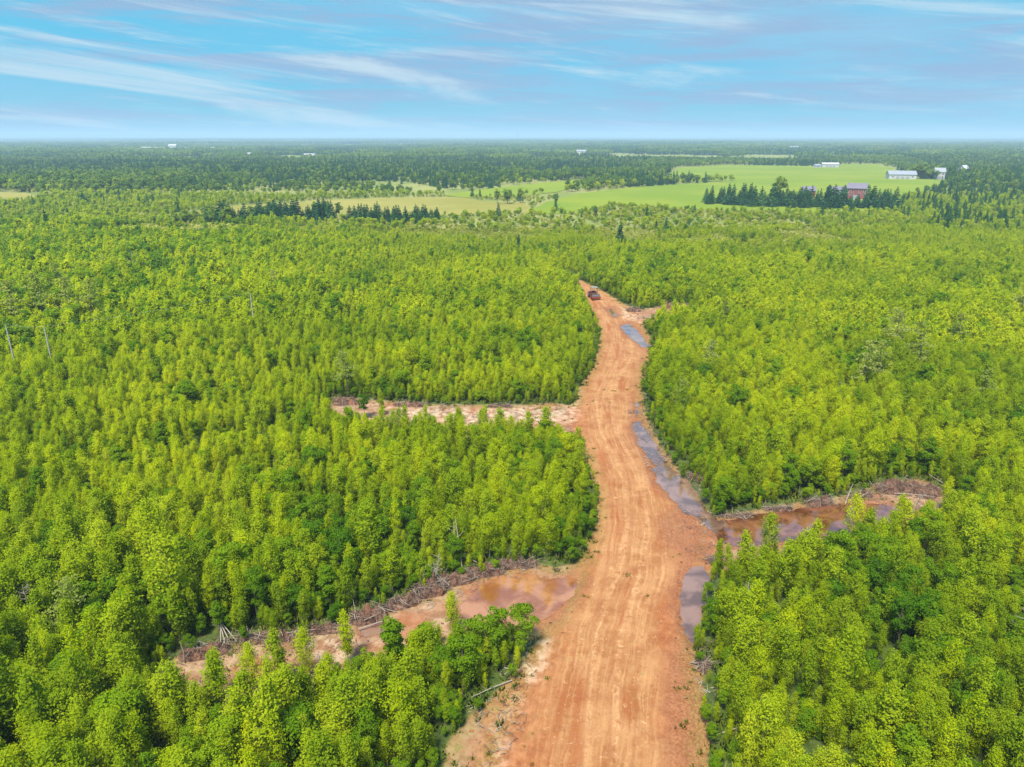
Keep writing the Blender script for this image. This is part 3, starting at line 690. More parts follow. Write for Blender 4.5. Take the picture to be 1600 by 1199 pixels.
# the rest of each kind
d_ = np.hypot(P[:, 0], P[:, 1])
def mass(kd, name, label, lo=0, hi=1e9, protos=None, cat='trees'):
    m = (kinds == kd) & ~indiv & (d_ >= lo) & (d_ < hi)
    if not m.any(): return
    k = m.sum(); pid = rng.integers(0, len(protos), k)
    tilt = rng.normal(size=(k, 2)) * .07
    rot = np.stack([tilt[:, 0], tilt[:, 1], rz_[m]], 1); scl = np.stack([sz[m] * wd[m], sz[m] * wd[m], sz[m]], 1)
    scatter(name, protos, np.stack([P[m, 0], P[m, 1], gz_[m]], 1), rot, scl, pid, label, cat)
def two(kd, name, la, lb):
    hi_ = [proto_joined(p, f'{kd}_shape_{i:02d}') for i, p in enumerate(HI[kd])]
    md_ = [proto_joined(p, f'{kd}_mid_shape_{i:02d}') for i, p in enumerate(MD[kd])]
    mass(kd, name, la, 0, 150, hi_, 'forest'); mass(kd, name, lb, 150, 1e9, md_, 'forest')
two('birch', 'birch_forest', 'dense young lime birch forest filling both sides of the red road', 'young birch forest beyond the road bend')
two('aspen', 'aspen_forest', 'soft green aspens mixed through the young forest', 'aspens mixed through the forest beyond the bend')
two('maple', 'maple_forest', 'rounder darker maples dotted through the young forest', 'darker maples through the forest beyond the bend')
mass('spruce', 'spruce_scatter', 'small dark spruces dotted among the birches', 0, 1e9, [proto_joined(p, f'spruce_shape_{i:02d}') for i, p in enumerate(HI['spruce'])], 'forest')
mass('scrub', 'scrub_thicket', 'pale low scrub between the young forest and the fields', 0, 1e9, [proto_joined(p, f'scrub_shape_{i:02d}') for i, p in enumerate(MD['scrub'])], 'scrub')

# middle distance: scrub, hedges, woods (320 m - 1300 m) ------------
P, r = jitter_grid(-1150, 1150, 318, 1300, 5.6, 21)
P2_, r2 = jitter_grid(-520, 520, 318, 520, 3.0, 22)
fl = in_fields(P2_); sc_n = fbm(P2_[:, 0], P2_[:, 1], 34, 81, 3)
mid_scrub = (np.abs(P2_[:, 0] - 50 - (P2_[:, 1] - 400) * .1) < 95)
k2 = (fl < -2) & (r2.random(len(P2_)) < np.where(mid_scrub, .30 + .5 * smooth(.45, .6, sc_n), .9))
P2_ = P2_[k2]; sc_n = sc_n[k2]; mid_scrub = mid_scrub[k2]; q_ = r2.random(len(P2_))
typ = np.where(q_ < np.where(mid_scrub, .75, .30), 0, np.where(q_ < .80, 1, 2))          # scrub / aspen / maple
s2 = r2.uniform(.6, 1.1, len(P2_)) * np.where(typ == 0, .85, .62)
pr = [proto_joined(p, f'a_shape_{i:02d}') for i, p in enumerate(MD['scrub'] + MD['aspen'] + MD['maple'] + MD['birch'])]
base = np.array([0, 3, 5]); cnt = np.array([3, 2, 3])
pid = base[typ] + (r2.random(len(typ)) * cnt[typ]).astype(int)
bm = (typ == 1) & (r2.random(len(typ)) < .6); pid[bm] = 8 + (r2.random(bm.sum()) * 4).astype(int)
scatter('bush_belt', pr, np.stack([P2_[:, 0], P2_[:, 1], ground_z(P2_[:, 0], P2_[:, 1]) - .05], 1), np.stack([0 * s2, 0 * s2, r2.uniform(0, 6.28, len(s2))], 1),
        np.stack([s2 * 1.25, s2 * 1.25, s2], 1), pid, 'bushy young growth between the birch forest and the first fields', 'bushes')
# woods beyond
fl = in_fields(P); wn_ = fbm(P[:, 0], P[:, 1], 130, 91, 3)
U_, V_, _ = project(np.stack([P[:, 0], P[:, 1], 0 * P[:, 0]], 1))
MEADOW = [poly([(540,352),(700,340),(830,334),(1000,322),(1110,324),(1010,298),(930,300),(880,300),(800,308),(740,300),(700,296),(640,286),(560,284),(520,286),(600,300),(690,306),(720,312),(640,322)]),
          poly([(400,292),(470,288),(560,289),(640,290),(640,286),(520,284),(420,286)])]
open_mid = np.zeros(len(P), bool)
for q in MEADOW: open_mid |= sdist(P, q) > 0
dens = np.where(open_mid, .03 + .08 * smooth(.55, .7, wn_), .55 + .42 * smooth(.38, .52, wn_))
dens = np.where((P[:, 1] < 520) & ~open_mid, .35 + .4 * (np.abs(P[:, 0]) > 190), dens)
kp = (fl < -3) & (r.random(len(P)) < dens)
P = P[kp]; wn_ = wn_[kp]; U_ = U_[kp]; V_ = V_[kp]; nn_ = len(P)
pc = .06 + .75 * smooth(.54, .68, fbm(P[:, 0], P[:, 1] * 1.8, 170, 95, 3)); pc = np.where(U_ > 1440, .48, pc); pc = np.where((P[:, 1] < 600) & (U_ < 1440), pc * .25, pc)
for q, w in ((poly([(280,262),(420,264),(640,255),(800,250),(1010,252),(1010,262),(800,275),(640,287),(440,290),(300,282)]), .5), (poly([(-50,255),(200,260),(300,260),(300,274),(-50,274)]), .6)):
    pc = np.where(sdist(P, q) > 0, np.maximum(pc, w), pc)
q_ = r.random(nn_); typ = np.where(q_ < pc, 1, np.where(q_ < pc + (1 - pc) * .35, 2, 0))
typ = np.where((P[:, 1] < 540) & (typ == 0), 2, typ)
s3 = r.uniform(.65, 1.15, nn_) * (.7 + .6 * wn_) * np.where(P[:, 1] < 560, .60, .82)
base = np.array([0, 3, 5]); cnt = np.array([3, 2, 2]); pid = base[typ] + (r.random(nn_) * cnt[typ]).astype(int)
pr = [proto_joined(p, f'b_shape_{i:02d}') for i, p in enumerate(FR['wood'] + FR['spruce'] + FR['lime'])]
scatter('mixed_woods', pr, np.stack([P[:, 0], P[:, 1], ground_z(P[:, 0], P[:, 1]) - .1], 1), np.stack([0 * s3, 0 * s3, r.uniform(0, 6.28, nn_)], 1),
        np.stack([s3, s3, s3], 1), pid, 'mixed woods and hedges around the far fields', 'woods')
# horizon woodland --------------------------------------------------
pats = [patch('c_shape_00', 1, 62, 78, .12, 11, 2.2), patch('c_shape_01', 2, 62, 78, .55, 11, 2.2), patch('c_shape_02', 3, 62, 74, .9, 11, 2.1), patch('c_shape_03', 4, 62, 46, .2, 10, 2.2)]
PP = []; SS = []; PI_ = []
for (y0, y1, sp, k, sd0) in ((1280, 3600, 58, 1.0, 5), (3600, 12500, 116, 2.0, 6)):
    X, r = jitter_grid(-y1 * .82 - 60, y1 * .82 + 60, y0, y1, sp, sd0); X = X
    op = fbm(X[:, 0], X[:, 1] * 2.2, 620 if k == 1 else 1100, 101, 3)
    kp = ~((op > .51) & (r.random(len(X)) < .85)); kp &= in_fields(X) < -12; X = X[kp]; op = op[kp]
    pc = fbm(X[:, 0], X[:, 1] * 2.0, 420, 111, 3) + r.normal(size=len(X)) * .05
    PI_.append(np.where(pc > .60, 2, np.where(pc > .50, 1, np.where(r.random(len(X)) < .15, 3, 0)))); PP.append(X)
    SS.append(np.stack([np.full(len(X), k), np.full(len(X), k), r.uniform(.8, 1.15, len(X)) * (1 if k == 1 else 1.15)], 1))
X = np.concatenate(PP); SS = np.concatenate(SS); PI_ = np.concatenate(PI_)
scatter('horizon_woodland', pats, np.stack([X[:, 0], X[:, 1], ground_z(X[:, 0], X[:, 1]) - .6], 1), np.stack([0 * X[:, 0], 0 * X[:, 0], rng.integers(0, 4, len(X)) * 1.5708 + .1], 1),
        SS, PI_, 'hazy blue-green woodland rolling out to the horizon', 'woodland')

# ------------------------------------------------------------------ tree rows one can tell apart
FSPL = {k: [proto_split(p) for p in v] for k, v in FR.items()}
def row(line, n, kd, hh, jit, name, label_fn, cat, group, seed, wide=1.0):
    r = np.random.default_rng(seed); L_ = [gp(u, v) for u, v in line]; seg = [np.hypot(*(L_[i + 1] - L_[i])) for i in range(len(L_) - 1)]; tot = sum(seg)
    for k in range(n):
        d = (k + .5) / n * tot; i = 0
        while i < len(seg) - 1 and d > seg[i]: d -= seg[i]; i += 1
        p = L_[i] + (L_[i + 1] - L_[i]) * d / seg[i] + r.normal(size=2) * jit
        if kd == 'spruce' and 1300 < line[-1][0] and 1322 < project(np.array([[p[0], p[1], 0.]]))[0][0] < 1350: hh_ = hh * .7
        else: hh_ = hh
        lst = FSPL[kd]; iv = int(r.integers(0, len(lst))); s0 = hh_ / FR[kd][iv]['h'] * r.uniform(.6, 1.25)
        t = empty(name, (p[0], p[1], float(ground_z(p[0], p[1])) - .05), r.uniform(0, 6.28), (s0 * wide * r.uniform(.85, 1.2),) * 2 + (s0,))
        u, v, _ = project(np.array([[p[0], p[1], hh * .6]])); tag(t, label_fn(u[0], v[0], s0, k), cat, group)
        link('trunk', lst[iv][0], t); link('crown', lst[iv][1], t)
def frac(u, a, b, words):
    return words[int(np.clip((u - a) / (b - a) * len(words), 0, len(words) - 1))]
hsz = lambda s: 'taller' if s > .95 else 'shorter' if s < .78 else 'mid-sized'
row([(1115,319),(1200,322),(1300,325),(1395,324)], 120, 'spruce', 10.5, 5.0, 'spruce_tree', lambda u, v, s, k: f'{hsz(s)} dark spruce {frac(u,1115,1395,["at the near end of the row","just before the gap in the row","below the tall leafy tree","below the small red shed","beside the farm sheds","screening the red barn","past the red barn","at the last end of the row"])}', 'spruce tree', 'dark spruces in the row before the red barn', 51, 1.35)
row([(330,352),(400,350),(450,348),(515,346)], 70, 'spruce', 9.5, 3.5, 'spruce_tree', lambda u, v, s, k: f'{hsz(s)} spruce {frac(u,330,515,["at the dark end of the spruce belt","among leafy trees of the belt","in the dense middle of the belt","before the hay field","at the sunny tip of the belt"])}', 'spruce tree', 'spruces of the belt before the hay field', 52, 1.35)
row([(250,356),(330,350),(400,348),(520,344)], 44, 'wood', 7.5, 6.0, 'leafy_tree', lambda u, v, s, k: f'{hsz(s)} leafy tree {frac(u,250,520,["at the shaded start of the belt","before the dark spruces of the belt","among the spruces of the belt","behind the spruces of the belt","at the bright tip of the belt"])}', 'tree', 'leafy trees of the belt before the hay field', 58)
row([(566,347),(600,350),(640,350),(685,346)], 56, 'spruce', 7.5, 4.5, 'spruce_tree', lambda u, v, s, k: f'{hsz(s)} spruce {frac(u,566,685,["starting the short clump","inside the short clump","beside the dark leader of the clump","ending the short clump"])} near the hay field', 'spruce tree', 'spruces of the short clump near the hay field', 53, 1.35)
row([(885,301),(960,294),(1060,287),(1155,282)], 40, 'lime', 6, 2.0, 'hedgerow_tree', lambda u, v, s, k: f'{hsz(s)} hedgerow tree {frac(u,885,1155,["at the thick end of the hedge","along the first part of the hedge","along the middle of the hedge","where the hedge thins","at the thin far end of the hedge"])} between green fields', 'hedge tree', 'trees of the long hedge between green fields', 54)
row([(806,303),(845,301)], 9, 'lime', 3.2, 2.0, 'field_bush', lambda u, v, s, k: f'{hsz(s)} bush of the low thicket in the open field', 'bush', 'bushes of the low thicket in the open field', 55, 1.5)
row([(780,320),(815,318)], 5, 'wood', 9, 3.0, 'leafy_tree', lambda u, v, s, k: f'{hsz(s)} leafy tree in the small copse at the corner of the hay field', 'tree', 'trees of the small copse', 56)
row([(1425,279),(1438,280),(1455,279)], 9, 'wood', 15, 4.0, 'shade_tree', lambda u, v, s, k: f'{hsz(s)} dark shade tree between the white shed and the white farmhouse', 'tree', 'dark shade trees at the farmyard', 57, 1.1)
for (u, v, h_, lb) in ((968,385,9.5,'solitary dark spruce standing tall above the lime growth right of the track end'), (810,392,6,'small dark spruce pricking above the lime growth'),(1040,365,7,'dark bushy spruce at the edge of the scrub'), (738,308,7,'lone small spruce in the open rough field'), (750,309,6,'second small spruce in the open rough field'), (868,330,7,'rounded dark spruce on the meadow edge')):
    p = gp(u, v); sp_ = FR['spruce'][0]; t = empty('spruce_tree', (p[0], p[1], 0), u * .1, (h_ / 12 * 1.25,) * 2 + (h_ / 12,)); tag(t, lb, 'spruce tree')
    link('trunk', FSPL['spruce'][0][0], t); link('crown', FSPL['spruce'][0][1], t)
for (u, v, h_, lb) in ((1215,321,19,'tall airy leafy tree rising out of the dark spruce row'), (868,322,8,'isolated grey-green tree at the tan field edge'), (1432,305,6,'small round tree alone on the field border'), (930,340,6,'small round tree at the edge of the meadow')):
    p = gp(u, v); t = empty('leafy_tree', (p[0], p[1], 0), u * .1, (h_ / 11 * .9,) * 2 + (h_ / 11,)); tag(t, lb, 'tree')
    link('trunk', FSPL['wood'][0][0], t); link('crown', FSPL['wood'][0][1], t)
# larches over the young forest (foot, height, label)
for k, (u, v, h_, lb) in enumerate([(1340,625,10,'tall yellowish larch with bare lower trunk, nearest of the right-hand group'), (1373,615,9,'darker larch close beside the yellowish one'), (1437,600,11,'tallest larch with a long bare trunk in the right-hand group'),
        (1395,560,10,'larch at the back of the right-hand group'), (1490,560,9,'spreading larch near the right-hand edge of the forest'), (1590,510,10,'broad larch at the extreme right margin'), (1530,655,8,'low flat-topped larch with wide pale branches'), (1100,590,7,'flat umbrella-shaped larch standing over a dark gap'),
        (1055,660,7,'thin grey-green larch near the road bend'), (125,1030,7.5,'drooping pine-like larch close to the muddy track end'), (30,525,12,'big shaggy larch behind the utility poles, outermost'), (75,520,13,'big shaggy larch behind the second utility pole'), (115,520,12,'big shaggy larch over the dark gap'), (150,522,12,'big shaggy larch at the end of the dark gap'),
        (100,480,11,'pale larch behind the dark gap'), (545,620,8,'flat-branched larch left of the sandy track'), (430,470,8,'pale larch beyond the lone pole'), (1130,520,7,'thin larch by the far clearing')]):
    p = gp(u, v); iv = k % 2; s0 = h_ / 9.5
    place_tree('larch', p[0], p[1], -.05, s0, 1.0, k * 1.7, iv, lb)
# dead snags
def snag(u, v, h_, seed, lb, lean=0):
    r = np.random.default_rng(seed); mb = MB(); p = gp(u, v); a = r.uniform(0, 6.28)
    top = Vector((math.cos(a) * lean, math.sin(a) * lean, h_)); mb.tube([(0, 0, -.3), top * .5 + Vector((.1, 0, 0)), top], [.09, .06, .015], 6)
    t = empty('dead_tree', (p[0], p[1], 0)); mb.build('trunk', M_DEAD, t); b2 = MB()
    for k in range(16):
        z = r.uniform(.3, .95); an = r.uniform(0, 6.28); L_ = h_ * .28 * (1.2 - z); s = top * z; e = s + Vector((math.cos(an) * L_, math.sin(an) * L_, L_ * r.uniform(.2, .9)))
        b2.tube([s, (s + e) / 2 + Vector((0, 0, -.05)), e], [.03, .02, .006], 4)
        for q in range(2):
            m_ = s + (e - s) * r.uniform(.4, .9); b2.tube([m_, m_ + Vector((r.normal() * .3, r.normal() * .3, r.uniform(.1, .5)))], [.012, .004], 3)
    b2.build('branches', M_DEAD, t); tag(t, lb, 'dead tree', 'bare grey dead trees')
snag(263,935,6.5,1,'bare white dead tree forked above the birches on the left'); snag(1312,660,6,2,'bare dead tree leaning below the yellowish larch', 1.2)
snag(1590,1010,5,4,'dead stem deep in the right-hand block'); snag(166,445,9,5,'pale dead trunk in the far left woods'); snag(212,440,9,6,'second pale dead trunk in the far left woods'); snag(1160,990,5,7,'bare thin dead stem inside the right-hand block')
snag(1425,800,2.5,9,'short dead stem standing in the flooded track', .6); snag(676,915,3.5,10,'bare dead stem on the cut edge behind the brush heap', .8); snag(60,1010,6,12,'bare dead crown at the left margin')

# ------------------------------------------------------------------ brush heaps and logs along the tracks
def heap(u, v, L_, w_, h_, rot, seed, lb, nst=55):
    h_ = h_ * .8; w_ = w_ * .75; L_ = L_ * .9
    r = np.random.default_rng(seed); p = gp(u, v); t = empty('brush_heap', (p[0], p[1], 0), rot); n1, n2 = 48, 24
    X, Y = np.meshgrid(np.linspace(-1, 1, n1), np.linspace(-1, 1, n2)); d = 1 - np.clip(np.hypot(X ** 2, Y), 0, 1)
    nz = fbm(X * L_ + seed * 7, Y * w_, 1.0, 7, 3); nz2 = fbm(X * L_ + seed * 3, Y * w_, .35, 8, 2)
    Z = h_ * np.sqrt(d) * (.05 + 1.7 * nz) + (nz2 - .5) * .8 * np.sqrt(d) - .15
    V_ = np.stack([X.ravel() * L_ / 2, Y.ravel() * w_ / 2, Z.ravel()], 1); a = (np.arange(n2 - 1)[:, None] * n1 + np.arange(n1 - 1)).ravel()
    link('soil_mound', mesh_np('soil_mound', V_, np.stack([a, a + 1, a + n1 + 1, a + n1], 1), [M_MOUND]), t)
    for part, cnt, m_ in (('branches', nst // 2, M_DEAD), ('roots', nst, M_DEBRIS)):
        mb = MB()
        for k in range(cnt):
            x, y = r.uniform(-.48, .48) * L_, r.normal() * w_ * .2; l = r.uniform(.4, 2.0) * (1 if r.random() < .85 else 1.6); an = r.uniform(0, 6.28); el = r.normal() * .3 + .12
            c = Vector((x, y, h_ * r.uniform(.2, .75))); dv = Vector((math.cos(an) * math.cos(el), math.sin(an) * math.cos(el), math.sin(el))) * l / 2
            rr = r.uniform(.010, .034); mb.tube([c - dv, c + Vector((r.normal() * .1, r.normal() * .1, r.normal() * .08)), c + dv], [rr, rr * .8, rr * .35], 4)
        o = mb.build(part, m_, t)
    tag(t, lb, 'brush heap', 'brush heaps pushed up along the tracks'); return t
def mound_mat():
    N = NT('torn_soil'); b = N.n('ShaderNodeBsdfPrincipled'); P_ = N.pos(); n1 = N.noise(P_, 1.8, 6, .7); n2 = N.noise(P_, .5, 4)
    c = N.mix(N.rmp(n1, .35, .65), (.055,.022,.012), (.25,.135,.08)); c = N.mix(N.rmp(n2, .55, .7, 0, .6), c, (.34,.13,.06)); c = N.mix(N.rmp(n1, .66, .76, 0, .8), c, (.5,.42,.34))
    N.L(c, b.inputs['Base Color']); b.inputs['Roughness'].default_value = 1
    bp = N.n('ShaderNodeBump'); bp.inputs['Strength'].default_value = 1; bp.inputs['Distance'].default_value = .5; N.L(n1, bp.inputs['Height']); N.L(bp.outputs[0], b.inputs['Normal'])
    N.L(b.outputs[0], N.out.inputs[0]); return N.mat
M_MOUND = mound_mat()
heap(808,884,4.6,2.0,1.1,.10,1,'dark brush heap at the road end of the orange puddle')
heap(760,895,4.5,2.2,1.3,.28,2,'tangled brush heap above the orange puddle')
heap(712,908,4.2,2.4,1.4,.30,3,'tall tangled brush heap with pale roots')
heap(672,925,3.4,2.6,1.7,.3,4,'pale round root plate tipped on its side behind the small sapling', 120)
heap(628,944,4.2,2.2,1.2,.45,5,'reddish brush heap left of the pale root plate')
heap(575,965,4.0,2.4,1.3,.25,6,'grey brush heap at the tip of the wood below it')
heap(500,985,5.5,1.8,.8,.1,7,'low soil ridge along the muddy track'); heap(420,998,5.5,2.0,.9,.08,8,'low soil ridge with pale poles by the muddy track'); heap(320,1020,4.5,2.4,1.0,.3,9,'last brush heap at the closed end of the muddy track')
heap(1405,765,6.5,4.0,1.5,.1,10,'largest root heap closing the flooded track', 100); heap(1450,772,4.0,3.0,1.4,.4,11,'root heap on the outer side of the largest one'); heap(1345,776,3.6,1.8,.9,.3,12,'low brush heap on the bank beside the largest root heap')
heap(1280,785,4.0,1.8,.9,.2,13,'brush heap on the bank of the flooded track by the birches'); heap(1215,795,4.0,1.2,.5,.1,14,'low twiggy bank at the middle of the flooded track'); heap(1150,806,4.5,1.0,.4,.1,15,'thin muddy bank at the mouth of the flooded track')
heap(1098,1040,1.2,2.6,.6,.1,16,'white tangled roots at the roadside forest edge', 40); heap(1117,878,1.6,2.4,.7,.2,17,'dark brush at the corner between the roadside puddles', 50)
heap(1055,700,1.8,3.2,.7,.75,18,'grassy brush heap between the ditch and the birches', 60); heap(1088,748,1.8,3.6,.8,.6,19,'dark brush heap above the ditch puddle', 60)
heap(540,630,5,3,1.2,0,20,'brown brush heap at the closed end of the sandy track'); heap(640,634,6,2,.9,0,21,'brush ridge behind the sandy track'); heap(990,486,4,4,1.2,0,22,'brush heap at the mouth of the far clearing')
heap(1055,480,9,4,1.6,0,23,'brush heap showing through the far clearing'); heap(780,636,5,1.6,.6,0,25,'low brush ridge on the sandy track near the road')
def log(u, v, L_, rot, el, lb, rad=.05, mat=None):
    p = gp(u, v); mb = MB(); d = Vector((math.cos(rot) * math.cos(el), math.sin(rot) * math.cos(el), math.sin(el)))
    mb.tube([(0, 0, 0), d * L_ * .5 + Vector((0, 0, .08)), d * L_], [rad, rad * .8, rad * .4], 7)
    for k in range(3):
        s = d * L_ * (.45 + .17 * k); mb.tube([s, s + Vector((math.cos(rot + 1.2 * (-1) ** k), math.sin(rot + 1.2 * (-1) ** k), .4)) * L_ * .16], [rad * .4, rad * .15], 4)
    o = mb.build('fallen_trunk', mat or M_DEAD); o.location = (p[0], p[1], .12); tag(o, lb, 'fallen trunk', 'pale fallen trunks along the cuts')
for k, a in enumerate([(345,1012,4.2,1.9,.3,'lowest pale pole of the fan of poles by the muddy track'), (352,1008,4.4,2.1,.38,'second pale pole in the fan by the muddy track'), (360,1006,4.0,2.3,.42,'steeper pale pole in the fan by the muddy track'), (370,1004,3.6,2.45,.3,'shortest pale pole in the fan by the muddy track'),
        (645,930,2.6,1.2,.7,'upright split trunk leaning behind the reddish brush heap'), (655,928,2.6,1.3,.75,'split trunk beside the upright one'), (700,885,4.5,2.4,.5,'leaning pale birch stem behind the tall brush heap'), (745,880,5,2.9,.25,'yellowish stem fallen across the birches by the puddle'),
        (722,888,4.8,1.9,1.1,'steep pale stem rising from the tall brush heap'), (712,890,4.6,1.7,1.25,'steep pale stem, twin of the leaning one'), (800,1065,3.6,-2.6,.02,'thin bleached branch lying on the grassy verge'), 
        (1320,790,3,.9,.6,'stem leaning at the bank near the root heap'), (1500,775,4,2.2,.3,'pale trunk behind the root heap'), (1392,772,4.5,-.4,.1,'pale trunk lying across the largest root heap'), (1120,1150,3,.3,.02,'grey trunk lying under the trees at the road edge'),
        (560,985,3.5,.4,.05,'pale branch in the mud beside the small puddle')]): log(*a)

# ------------------------------------------------------------------ ground cover: tufts, twigs and clods
def tuft_proto(nm, seed, n, h, spread, mat, w=.05):
    r = np.random.default_rng(seed); b = r.normal(size=(n, 2)) * spread; an = r.uniform(0, 6.28, n); hh = h * r.uniform(.5, 1.2, n); ln = r.normal(size=(n, 2)) * h * .4
    t = np.stack([np.cos(an), np.sin(an)], 1) * w
    V_ = np.zeros((n, 4, 3)); V_[:, 0, :2] = b - t; V_[:, 1, :2] = b + t; V_[:, 2, :2] = b + ln + t * .4; V_[:, 3, :2] = b + ln - t * .4; V_[:, 2, 2] = hh; V_[:, 3, 2] = hh
    V_ = V_.reshape(-1, 3); nn = np.tile([0, 0, 1.0], (len(V_), 1)); return bpy.data.objects.new(nm, mesh_np(nm, V_, np.arange(len(V_)).reshape(-1, 4), [mat], normals=nn))
M_GRASS = foliage('grass_blades', (.06,.10,.010), (.12,.16,.016), (.21,.215,.05), .3, 8)
def clod(nm, seed, mat):
    r = np.random.default_rng(seed); mb = MB(); import bmesh
    bm = bmesh.new(); bmesh.ops.create_icosphere(bm, subdivisions=1, radius=1)
    for v in bm.verts: v.co *= r.uniform(.7, 1.25); v.co.z *= .6
    me = bpy.data.meshes.new(nm); bm.to_mesh(me); bm.free(); me.materials.append(mat); return bpy.data.objects.new(nm, me)
def on_ground(P_):
    """height of the modelled ground"""
    xi = np.clip(np.searchsorted(gx, P_[:, 0]), 1, nx - 1); yi = np.clip(np.searchsorted(gy, P_[:, 1]), 1, ny - 1); return GZ[yi * nx + xi]
G, r = jitter_grid(-50, 66, 30, 215, .62, 31, False)
s_ = clear_sd(G); wn_ = fbm(G[:, 0], G[:, 1], 2.2, 131, 3); wl = fbm(G[:, 0], G[:, 1], 11, 141, 3); u_, _ = road_coords(G); rs = sdist(G, ROAD)
ed = smooth(1.6, -.6, s_) * .55
onroad = smooth(0, 2, rs)
p_ = np.maximum(ed * (s_ > -2.5), smooth(.56, .68, wn_) * smooth(.44, .6, wl) * .5 * (s_ > 0)) * (1 - .75 * smooth(5, 2.5, np.abs(u_)) * onroad)
p_ = np.maximum(p_, .9 * smooth(0, .8, sdist(G, VERGE)) * smooth(.38, .52, wn_))
for pp in PUDDLES: p_ = np.where(sdist(G, pp) > -.3, 0, p_)
kp = r.random(len(G)) < p_ * .75; T = G[kp]; k = len(T); sc_ = r.uniform(.5, 1.3, k) * (.55 + .6 * smooth(1.5, -1, s_[kp]))
scatter('grass', [tuft_proto('g_shape_00', 1, 40, .28, .22, M_GRASS), tuft_proto('g_shape_01', 2, 26, .45, .16, M_GRASS), tuft_proto('g_shape_02', 3, 60, .2, .32, M_GRASS)],
        np.stack([T[:, 0], T[:, 1], on_ground(T) - .02], 1), np.stack([0 * sc_, 0 * sc_, r.uniform(0, 6.28, k)], 1), np.stack([sc_] * 3, 1), r.integers(0, 3, k), 'tufts of grass and weeds on the verges and bare soil', 'grass')
# seedlings and low shrubs along the cut edges
p_ = (s_ < .3) & (s_ > -3.2) & (r.random(len(G)) < .30); T = G[p_]; k = len(T); sc_ = r.uniform(.16, .42, k)
scatter('undergrowth', [proto_joined(p, f'u_shape_{i:02d}') for i, p in enumerate([HI['birch'][0], HI['maple'][0], HI['aspen'][0], HI['maple'][1]])],
        np.stack([T[:, 0], T[:, 1], on_ground(T) - .03], 1), np.stack([0 * sc_, 0 * sc_, r.uniform(0, 6.28, k)], 1), np.stack([sc_, sc_, sc_], 1), r.integers(0, 4, k), 'low leafy undergrowth along the forest edges', 'undergrowth')
def twig_proto(nm, seed, n, mat):
    r = np.random.default_rng(seed); mb = MB()
    for k in range(n):
        c = Vector((r.normal() * .5, r.normal() * .5, r.uniform(.02, .18))); a = r.uniform(0, 6.28); l = r.uniform(.2, .9); d = Vector((math.cos(a), math.sin(a), r.normal() * .25)) * l / 2; rr = r.uniform(.008, .028)
        mb.tube([c - d, c + Vector((0, 0, .04)), c + d], [rr, rr, rr * .4], 3, cap=False)
    me = bpy.data.meshes.new(nm); me.from_pydata(mb.v, [], mb.f); me.materials.append(mat); return bpy.data.objects.new(nm, me)
TW, r = jitter_grid(-50, 66, 30, 200, .9, 37, False); s_ = clear_sd(TW); rs = sdist(TW, ROAD); u_, _ = road_coords(TW)
p_ = np.where(s_ > -.8, .10 + .55 * smooth(.45, .65, fbm(TW[:, 0], TW[:, 1], 5, 161, 2)), 0) * np.where(rs > 0, smooth(4.5, 7.5, np.abs(u_)), 1) * smooth(8, 3, s_)
for pp in PUDDLES: p_ = np.where(sdist(TW, pp) > .5, p_ * .15, p_)
p_ = np.where((sdist(TW, poly([(980,640),(1060,650),(1130,790),(1130,900),(1080,880),(1070,800),(1000,720)])) > 0), np.maximum(p_, .6), p_)
kp = r.random(len(TW)) < p_; T = TW[kp]; k = len(T); sc_ = r.uniform(.5, 1.2, k)
scatter('twig_litter', [twig_proto('t_shape_00', 1, 9, M_DEAD), twig_proto('t_shape_01', 2, 12, M_DEBRIS), twig_proto('t_shape_02', 3, 12, M_DEBRIS)],
        np.stack([T[:, 0], T[:, 1], on_ground(T)], 1), np.stack([0 * sc_, 0 * sc_, r.uniform(0, 6.28, k)], 1), np.stack([sc_] * 3, 1), r.integers(0, 3, k), 'broken twigs and roots strewn over the stripped soil and ditches', 'twigs')
UG, r = jitter_grid(-150, 150, 28, 150, 1.7, 41); s_ = clear_sd(UG); kp = (s_ < -1.5) & (r.random(len(UG)) < .8); T = UG[kp]; k = len(T); sc_ = r.uniform(.25, .46, k)
scatter('shrub_layer', [proto_joined(p, f'v_shape_{i:02d}') for i, p in enumerate([HI['maple'][0], HI['aspen'][2], HI['maple'][1]])],
        np.stack([T[:, 0], T[:, 1], 0 * sc_ - .3], 1), np.stack([0 * sc_, 0 * sc_, r.uniform(0, 6.28, k)], 1), np.stack([sc_ * 1.4, sc_ * 1.4, sc_], 1), r.integers(0, 3, k), 'low shrub layer filling the gaps under the young trees', 'shrubs')
M_CLOD = plain('soil_clods', (.27,.10,.04), 1, .5, 1.0)
CL, r = jitter_grid(-50, 66, 30, 150, .8, 33, False); s_ = clear_sd(CL); u_, _ = road_coords(CL); rs = sdist(CL, ROAD)
p_ = np.where(s_ > 0, .22 * np.where(rs > 0, smooth(2.0, 6.0, np.abs(u_)), 1) * smooth(.35, .65, fbm(CL[:, 0], CL[:, 1], 4, 151, 2)), 0); kp = r.random(len(CL)) < p_; T = CL[kp]; k = len(T); sc_ = r.uniform(.04, .16, k)
scatter('soil_clods', [clod('k_shape_00', 1, M_CLOD), clod('k_shape_01', 2, M_MOUND)], np.stack([T[:, 0], T[:, 1], on_ground(T)], 1), r.uniform(0, 6.28, (k, 3)), np.stack([sc_ * r.uniform(.7, 2, k), sc_, sc_], 1), r.integers(0, 2, k), 'loose soil clods and stones on the stripped ground', 'clods')

